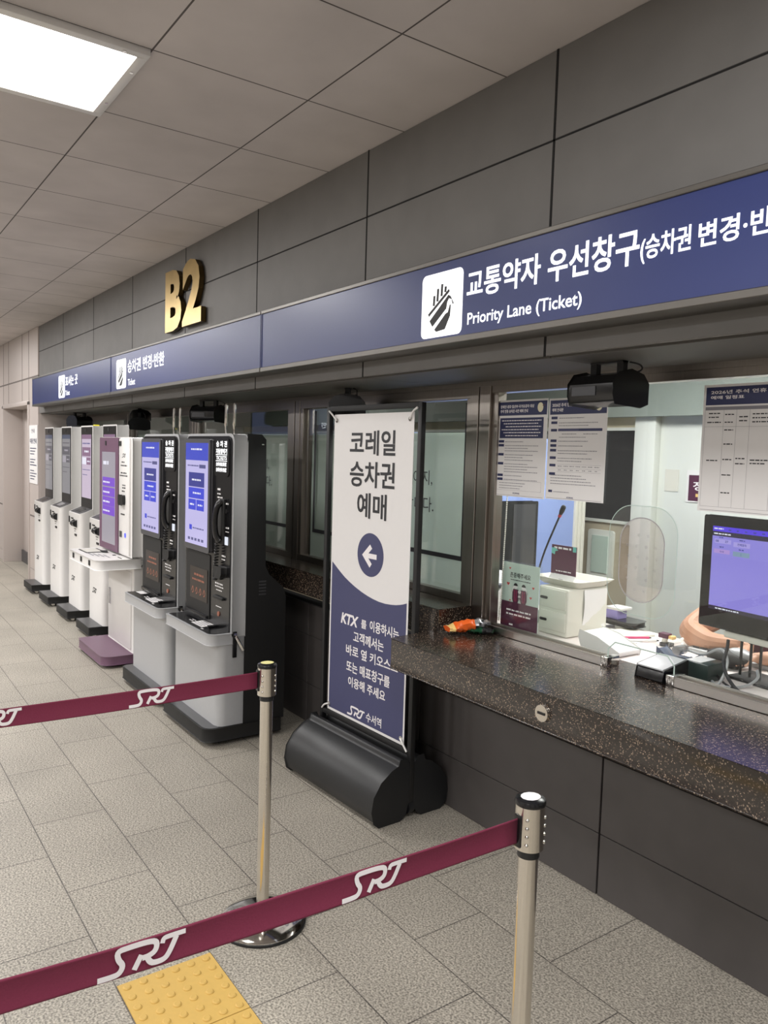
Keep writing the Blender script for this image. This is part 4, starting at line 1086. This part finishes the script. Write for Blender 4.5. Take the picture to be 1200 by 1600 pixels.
t = thing('black_tray', 'shallow black tray on the desk behind the drawer box', 'tray', (-2.30, 3.0, .85))
MB().lathe([(.02, .851), (.05, .853), (.055, .87)], -2.27, 3.0, 20).build('foot', 'offwhite', t)
MB().prism(rrect(-2.36, -2.19, 2.94, 3.05, .03), 'z', .869, .893).build('dish', 'black', t, bev=.006)
o = tag(B(-2.355, -2.285, 2.95, 3.02, .8935, .935).build('lilac_box', 'lilac', bev=.002), 'small lilac box on the black tray', 'box')
o = tag(MB().box(-2.35, -2.265, 2.945, 3.03, .9355, .948).build('white_box', 'white', bev=.002), 'flat white box on top of the small lilac box', 'box')
for i, (cx, cy, rz, w_, h_, lab) in enumerate(((-2.17, 2.86, 12, .21, .15, 'white paper sheet at the bottom of the desk pile'), (-2.18, 2.88, -6, .15, .12, 'pale notepad on top of the desk papers'))):
    o = tag(B(-w_/2, w_/2, -h_/2, h_, 0, .002 if i == 0 else .009).build('paper_sheet' if i == 0 else 'notepad', 'paper' if i == 0 else 'offwhite'), lab, 'paper')
    o.location = (cx, cy-.02, .8505+.0025*i); o.rotation_euler = (0, 0, R(rz))
for nm, mt, a, b, lab in (('red_pen', 'pinkp', (-2.13, 2.78, .862), (-2.06, 2.90, .862), 'rose coloured pen lying on the desk papers'), ('white_pen', 'white', (-2.11, 2.75, .858), (-2.02, 2.90, .858), 'white pen lying beside the rose pen')):
    t = thing(nm, lab, 'pen', a)
    A, Bv = Vector(a), Vector(b)
    MB().tube([A, A.lerp(Bv, .92)], .0055, 10).build('barrel', mt, t); MB().tube([A.lerp(Bv, .92), Bv], [.005, .001], 10).build('tip', 'ink', t)
t = thing('rubber_stamp', 'maroon and cream stamp standing on the desk', 'stamp', (-1.955, 2.87, .85))
B(-1.985, -1.94, 2.85, 2.89, .8505, .866).build('die', 'dkgrey', t, bev=.002)
MB().tube([(-1.975, 2.87, .866), (-1.97, 2.87, .885)], .012, 10).build('neck', 'offwhite', t)
B(-1.995, -1.95, 2.852, 2.888, .884, .905).build('maroon_grip', 'maroon', t, bev=.004); B(-1.95, -1.925, 2.856, 2.884, .884, .900).build('cream_grip', 'tan', t, bev=.006)
t = thing('tape_dispenser', 'grey tape dispenser with a clear roll behind the card terminal', 'tape dispenser', (-1.76, 2.66, .85))
MB().prism([(-1.84, .851), (-1.66, .851), (-1.65, .885), (-1.69, .895), (-1.72, .875), (-1.80, .875), (-1.84, .90)], 'y', 2.63, 2.69).build('body', 'plate', t, bev=.004)
rg = MB()
rg.tube([(-1.76+.038*math.cos(a), 2.66, .905+.038*math.sin(a)) for a in (2*math.pi*k/28 for k in range(29))], .012, 8, False).build('roll', 'acry', t)
MB().tube([(-1.76, 2.635, .905), (-1.76, 2.685, .905)], .018, 16).build('hub', 'foil', t)
t = thing('card_terminal', 'black card terminal with a grey sloping top in the window opening', 'card terminal', (-1.66, 2.44, .85))
MB().prism([(2.36, .851), (2.50, .851), (2.50, .912), (2.37, .892)], 'x', -1.735, -1.62).build('body', 'black', t, bev=.006, seg=3)
MB().prism([(2.363, .893), (2.497, .914), (2.497, .920), (2.363, .899)], 'x', -1.732, -1.623).build('top', 'silver', t, bev=.002)
t = thing('label_box', 'dark green box with a white label next to the card terminal', 'box', (-1.60, 2.56, .85))
B(-1.645, -1.545, 2.51, 2.62, .851, .915).build('body', mk('dark green plastic', (34, 52, 50), .3), t, bev=.004)
B(-1.638, -1.58, 2.517, 2.612, .915, .9165).build('label', 'paper', t)
t = thing('barcode_scanner', 'black and silver scanner lying on the desk under the monitor', 'scanner', (-1.66, 2.80, .85))
MB().ball((-1.64, 2.79, .885), (.085, .05, .036), 12).build('body', 'blackm', t)
MB().ball((-1.60, 2.80, .905), (.05, .034, .026), 12).build('silver_back', 'silver', t)
t = thing('keyboard', 'slim silver keyboard edge below the monitor', 'keyboard', (-1.62, 2.93, .85))
MB().prism([(2.87, .852), (2.99, .852), (2.99, .880), (2.87, .868)], 'x', -1.86, -1.40).build('case', 'silver', t, bev=.003)
mb = MB()
for i in range(14):
    for j in range(4): mb.box(-1.85+.032*i, -1.823+.032*i, 2.885+.025*j, 2.905+.025*j, .868+.0025*j, .876+.0028*j)
mb.build('keys', 'dkgrey', t)
# monitor
mxx, myy = -1.50, 2.66
t = thing('monitor', 'black customer monitor with a violet booking screen behind the glass', 'monitor', (mxx, myy, .85))
MB().prism(rrect(mxx-.203, mxx+.203, 1.022, 1.432, .006), 'y', myy, myy+.022).build('front_bezel', 'black', t, bev=.003)
B(mxx-.226, mxx+.20, myy+.022, myy+.06, 1.01, 1.385).build('rear_housing', 'blackm', t, bev=.006)
x0, x1, z0, z1 = mxx-.165, mxx+.175, 1.085, 1.395
sc = MB(); f0 = onY(myy-.0006); f1 = onY(myy-.0012); f2 = onY(myy-.0018)
def r(a, b, c, d, f, m): sc.mat(m).flat([(x0+a*(x1-x0), z0+c*(z1-z0)), (x0+b*(x1-x0), z0+c*(z1-z0)), (x0+b*(x1-x0), z0+d*(z1-z0)), (x0+a*(x1-x0), z0+d*(z1-z0))], f)
r(0, 1, 0, 1, f0, 0); r(0, 1, .94, 1, f1, 1); r(0, 1, .885, .94, f1, 2); r(0, 1, 0, .045, f1, 2); r(0, 1, .60, .885, f1, 3)
r(.03, .19, .80, .85, f2, 4); r(.14, .24, .80, .85, f2, 4); r(.27, .47, .78, .835, f2, 4); r(.03, .23, .68, .73, f2, 5); r(.27, .47, .67, .725, f2, 6)
f3 = onY(myy-.0024)
sc.mat(7).text('08', x0+.045*.34, x0+.085*.34, z0+.812*.31, z0+.84*.31, f3, .02).text('27', x0+.165*.34, x0+.205*.34, z0+.812*.31, z0+.84*.31, f3, .02)
sc.text('전체열차', x0+.32*.34, x0+.43*.34, z0+.795*.31, z0+.825*.31, f3, .02).text('수서', x0+.105*.34, x0+.155*.34, z0+.69*.31, z0+.715*.31, f3, .02)
sc.words(x0+.09*.34, x0+.14*.34, z0+.865*.31, .004, f3, 1).words(x0+.34*.34, x0+.41*.34, z0+.855*.31, .004, f3, 2).words(x0+.1*.34, x0+.15*.34, z0+.75*.31, .005, f3, 3).words(x0+.34*.34, x0+.40*.34, z0+.745*.31, .005, f3, 4)
sc.strip([(x0+.37*.34, z0+.68*.31), (x0+.37*.34, z0+.715*.31)], .0012, f3)
sc.mat(8).words(x0+.02*.34, x0+.14*.34, z0+.965*.31, .005, f3, 5).words(x0+.02*.34, x0+.24*.34, z0+.905*.31, .005, f3, 6).words(x0+.09*.34, x0+.4*.34, z0+.014*.31, .005, f3, 7)
for u in (.2, .3, .4, .5, .6): sc.mat(7).words(x0+u*.34, x0+(u+.035)*.34, z0+.96*.31, .005, f3, int(u*10))
sc.build('screen', [SC['mon'], SC['monb'], SC['mond'], SC['mon'], SC['monl'], SC['monp'], SC['mong'], SC['ind'], SC['wht']], t)
B(mxx-.10, mxx+.2, myy+.012, myy+.05, .988, 1.012).build('port_strip', 'offwhite', t, bev=.002)
st = B(mxx-.06, mxx+.14, myy-.02, myy+.13, .851, .86).build('stand_base', 'blackm', t, bev=.003)
for sx in (-.04, 0, .04): MB().tube([(mxx+sx, myy+.035, .86), (mxx+sx, myy+.035, 1.0)], .005, 8).build('stand_rod', 'blackm', t)
t.rotation_euler = (0, 0, R(-6.8))
# loose cables
def cable(pts, r_, m, lab):
    o = tag(MB().tube(smooth(pts, 3), r_, 8).build('cable', m), lab, 'cable', 'loose cables under the monitor')
cable([(-1.62, 2.62, .86), (-1.60, 2.60, .90), (-1.56, 2.58, .875), (-1.50, 2.54, .857), (-1.42, 2.50, .857), (-1.30, 2.47, .86)], .004, 'blackm', 'black cable running along the desk behind the glass rail')
cable([(-1.53, 2.60, 1.0), (-1.52, 2.58, .97), (-1.50, 2.52, .93), (-1.44, 2.47, .89), (-1.38, 2.45, .862), (-1.25, 2.45, .86)], .006, 'blackm', 'thick black cable slanting down from the monitor to the rail')
cable([(-1.74, 2.70, .90), (-1.66, 2.66, .905), (-1.58, 2.62, .955), (-1.53, 2.58, .965), (-1.50, 2.56, .93), (-1.50, 2.53, .88), (-1.50, 2.50, .857)], .005, 'silver', 'grey cable arching up in front of the scanner')
cable([(-1.54, 2.53, .858), (-1.50, 2.50, .857), (-1.46, 2.52, .857), (-1.44, 2.58, .857), (-1.42, 2.62, .885), (-1.45, 2.66, .90)], .005, 'silver', 'short grey cable looping at the right of the desk')
# bead chain of the blind
t = thing('bead_chain', 'white bead chain hanging inside the left edge of the ticket window', 'chain', (-2.515, 2.44, 1.88))
mb = MB()
for i in range(110):
    u = i/109
    mb.ball((-2.522+.006*math.sin(5*u)-.012*max(0, u-.9)*10, 2.445, 1.86-.965*u), .0038, 4)
mb.build('beads', 'knit', t)

# snack wrappers on the counter
def wrapper(name, a, b, w_, th, mats, lab, seed):
    rnd = random.Random(seed); A, Bv = Vector(a), Vector(b); d = (Bv-A); L_ = d.length; d.normalize(); sd = Vector((-d.y, d.x, 0)).normalized()
    vs = []; nu, nv = 14, 12
    for i in range(nu+1):
        u = i/nu; prof = .5+.5*math.sin(math.pi*min(1, max(0, (u-.06)/.88)))**.5 if .10 < u < .90 else .42
        ww = w_*(1.15 if u < .06 or u > .94 else 1-.12*math.sin(6*u+seed))
        for j in range(nv):
            an = 2*math.pi*j/nv; k = 1+rnd.uniform(-.2, .2)
            p = A+d*(u*L_)+sd*(ww/2*math.cos(an)*k)
            p.z += th/2+th/2*prof*math.sin(an)*k; p.z = max(p.z, .8508)
            vs.append(p)
    mb = MB()
    fs = [(i*nv+j, i*nv+(j+1) % nv, (i+1)*nv+(j+1) % nv, (i+1)*nv+j) for i in range(nu) for j in range(nv)]
    mb.add(vs, fs+[tuple(range(nv)), tuple(range(nu*nv, nu*nv+nv))])
    for q in range(len(fs)):
        i = q//nv
        mb.mi[q] = 1 if i in (0, 1) else (2 if (i+q) % 3 else min(3, len(mats)-1)) if i >= nu-5 else 0
    o = mb.build(name, mats); tag(o, lab, 'wrapper'); ORG[o.name] = Vector((0, 0, 0)); return o, A, d, sd, L_
wrapper('snack_wrapper', (-2.565, 2.27, .852), (-2.465, 2.345, .852), .065, .03, ['green', 'blackm', 'blackm'], 'crumpled dark green snack wrapper in the counter corner', 3)
wrapper('snack_wrapper', (-2.565, 2.165, .853), (-2.515, 2.35, .873), .062, .050, ['orange', 'tan', 'foil', 'blackm'], 'crumpled orange snack wrapper lying over the green one', 5)

# ================================================================== the clerk
def skin_body(name, verts, edges, radii, m, parent, sub=2):
    me = bpy.data.meshes.new(name); me.from_pydata([Vector(v)-ORG[parent.name] for v in verts], edges, [])
    o = bpy.data.objects.new(name, me); COL.objects.link(o); o.parent = parent; ORG[o.name] = ORG[parent.name]
    o.modifiers.new('skin', 'SKIN'); md = o.modifiers.new('sub', 'SUBSURF'); md.levels = md.render_levels = sub
    for i, rr in enumerate(radii):
        sv = me.skin_vertices[0].data[i]; sv.radius = (rr, rr) if not isinstance(rr, tuple) else rr; sv.use_root = i == 0
    me.materials.append(M[m]); return o
px, py = -1.66, 3.24
t = thing('person', 'person in a maroon uniform seated behind the monitor, bare elbow on the desk', 'person', (px, py, 0))
V = [(px, py, .56), (px, py, .75), (px, py-.02, .93), (px, py-.02, 1.05), (px, py-.03, 1.12), (px, py-.05, 1.20), (px, py-.06, 1.27), (px, py-.05, 1.33),
     (px-.16, py-.03, 1.06), (px-.262, 2.955, .915), (px-.15, 2.93, .885), (px-.06, 2.985, .893), (px-.02, 3.0, .90),
     (px+.16, py-.03, 1.06), (px+.24, 3.10, .90), (px+.16, 2.93, .885), (px+.13, 2.89, .895), (px+.10, 2.88, .90),
     (px-.09, py, .52), (px-.10, py-.40, .52), (px-.10, py-.42, .09), (px-.10, py-.50, .05), (px+.09, py, .52), (px+.10, py-.40, .52), (px+.10, py-.42, .09), (px+.10, py-.50, .05)]
E_ = [(0, 1), (1, 2), (2, 3), (3, 4), (4, 5), (5, 6), (6, 7), (3, 8), (8, 9), (9, 10), (10, 11), (11, 12), (3, 13), (13, 14), (14, 15), (15, 16), (16, 17), (0, 18), (18, 19), (19, 20), (20, 21), (0, 22), (22, 23), (23, 24), (24, 25)]
RD = [.12, .11, .13, .11, .05, .075, .085, .06, .072, .064, .054, .036, .032, .062, .045, .042, .03, .028, .085, .062, .042, .035, .085, .062, .042, .035]
for hx, sg in ((px-.02, 1), (px+.10, -1)):
    hy = 2.96 if sg == 1 else 2.86; b0 = 12 if sg == 1 else 17
    for k, (fx, ln) in enumerate(((-.018, .062), (-.006, .07), (.006, .066), (.018, .052))):
        i = len(V); V += [(hx+.02*sg+fx, hy-.035, .893), (hx+.02*sg+fx*1.1, hy-.035-ln*.55, .888), (hx+.02*sg+fx*1.1, hy-.035-ln, .872)]
        RD += [.009, .008, .007]; E_ += [(b0, i), (i, i+1), (i+1, i+2)]
    i = len(V); V += [(hx+.04*sg, hy-.012, .888), (hx+.055*sg, hy-.035, .88)]; RD += [.01, .008]; E_ += [(b0, i), (i, i+1)]
skin_body('body', V, E_, RD, 'skin', t)
skin_body('uniform', [(px, py, .55), (px, py, .75), (px, py-.02, .93), (px, py-.02, 1.06), (px-.17, py-.03, 1.06), (px-.235, py-.13, 1.0), (px+.17, py-.03, 1.06), (px+.20, py-.12, 1.0)],
          [(0, 1), (1, 2), (2, 3), (3, 4), (4, 5), (3, 6), (6, 7)], [.145, .135, .15, .125, .085, .08, .085, .08], 'uniform', t)
skin_body('trousers', [(px, py, .56), (px-.09, py, .53), (px-.10, py-.40, .53), (px-.10, py-.42, .12), (px+.09, py, .53), (px+.10, py-.40, .53), (px+.10, py-.42, .12)], [(0, 1), (1, 2), (2, 3), (0, 4), (4, 5), (5, 6)], [.14, .10, .078, .06, .10, .078, .06], 'ink', t)
mb = MB().ball((px, py-.03, 1.315), (.088, .10, .085), 12)
mb.ball((px, py+.02, 1.25), (.08, .07, .10), 10).build('hair', 'hair', t)
for e in (-.032, .032): MB().ball((px+e, py-.135, 1.265), (.014, .01, .010), 8).build('eye', 'ink', t)
MB().ball((px, py-.15, 1.24), (.012, .018, .022), 8).build('nose', 'skin', t); MB().ball((px, py-.135, 1.205), (.024, .01, .007), 8).build('mouth', 'red', t)
t = thing('office_chair', 'dark office chair under the seated person', 'chair', (px, py+.05, 0))
MB().prism(rrect(px-.22, px+.22, py-.2, py+.22, .05), 'z', .37, .43).build('seat', 'rubber', t, bev=.015)
MB().prism(rrect(px-.2, px+.2, .60, 1.0, .06), 'y', py+.235, py+.28).build('backrest', 'rubber', t, bev=.01)
MB().tube([(px, py+.2, .40), (px, py+.27, .45), (px, py+.285, .65)], .02, 8).build('back_bar', 'blackm', t)
MB().tube([(px, py, .06), (px, py, .38)], .025, 10).build('column', 'chrome', t)
for k in range(5):
    a = 2*math.pi*k/5
    MB().tube([(px, py, .08), (px+.26*math.cos(a), py+.26*math.sin(a), .05)], .018, 8).ball((px+.26*math.cos(a), py+.26*math.sin(a), .025), .025, 8).build('leg', 'blackm', t)

# advertising screen hanging in the hall, seen in the window reflections
t = thing('advert_screen', 'hanging blue grey advertising screen with white lettering', 'screen', (-14, -3, 2.925))
B(-16.4, -11.7, -3.08, -3.0, 1.90, 2.62).build('housing', 'blackm', t)
sf = B(-16.3, -11.8, -3.0, -2.99, 1.95, 2.58).build('display', lit('advert blue grey', (86, 96, 136), 1.0), t)
f = lambda u, v: (-u, -2.985, v)
MB().text('The all-new', 11.95, 12.9, 2.44, 2.54, f).text('Galaxy', 11.95, 12.6, 2.30, 2.40, f).text('최대50% 할인', 11.95, 13.2, 2.08, 2.19, f).build('lettering', lit('advert white', (240, 245, 255), 4), sf)
for x in (-15.8, -12.3): MB().tube([(x, -3.04, 2.62), (x, -3.04, 2.925)], .02, 10).build('hanger', 'steel', t)
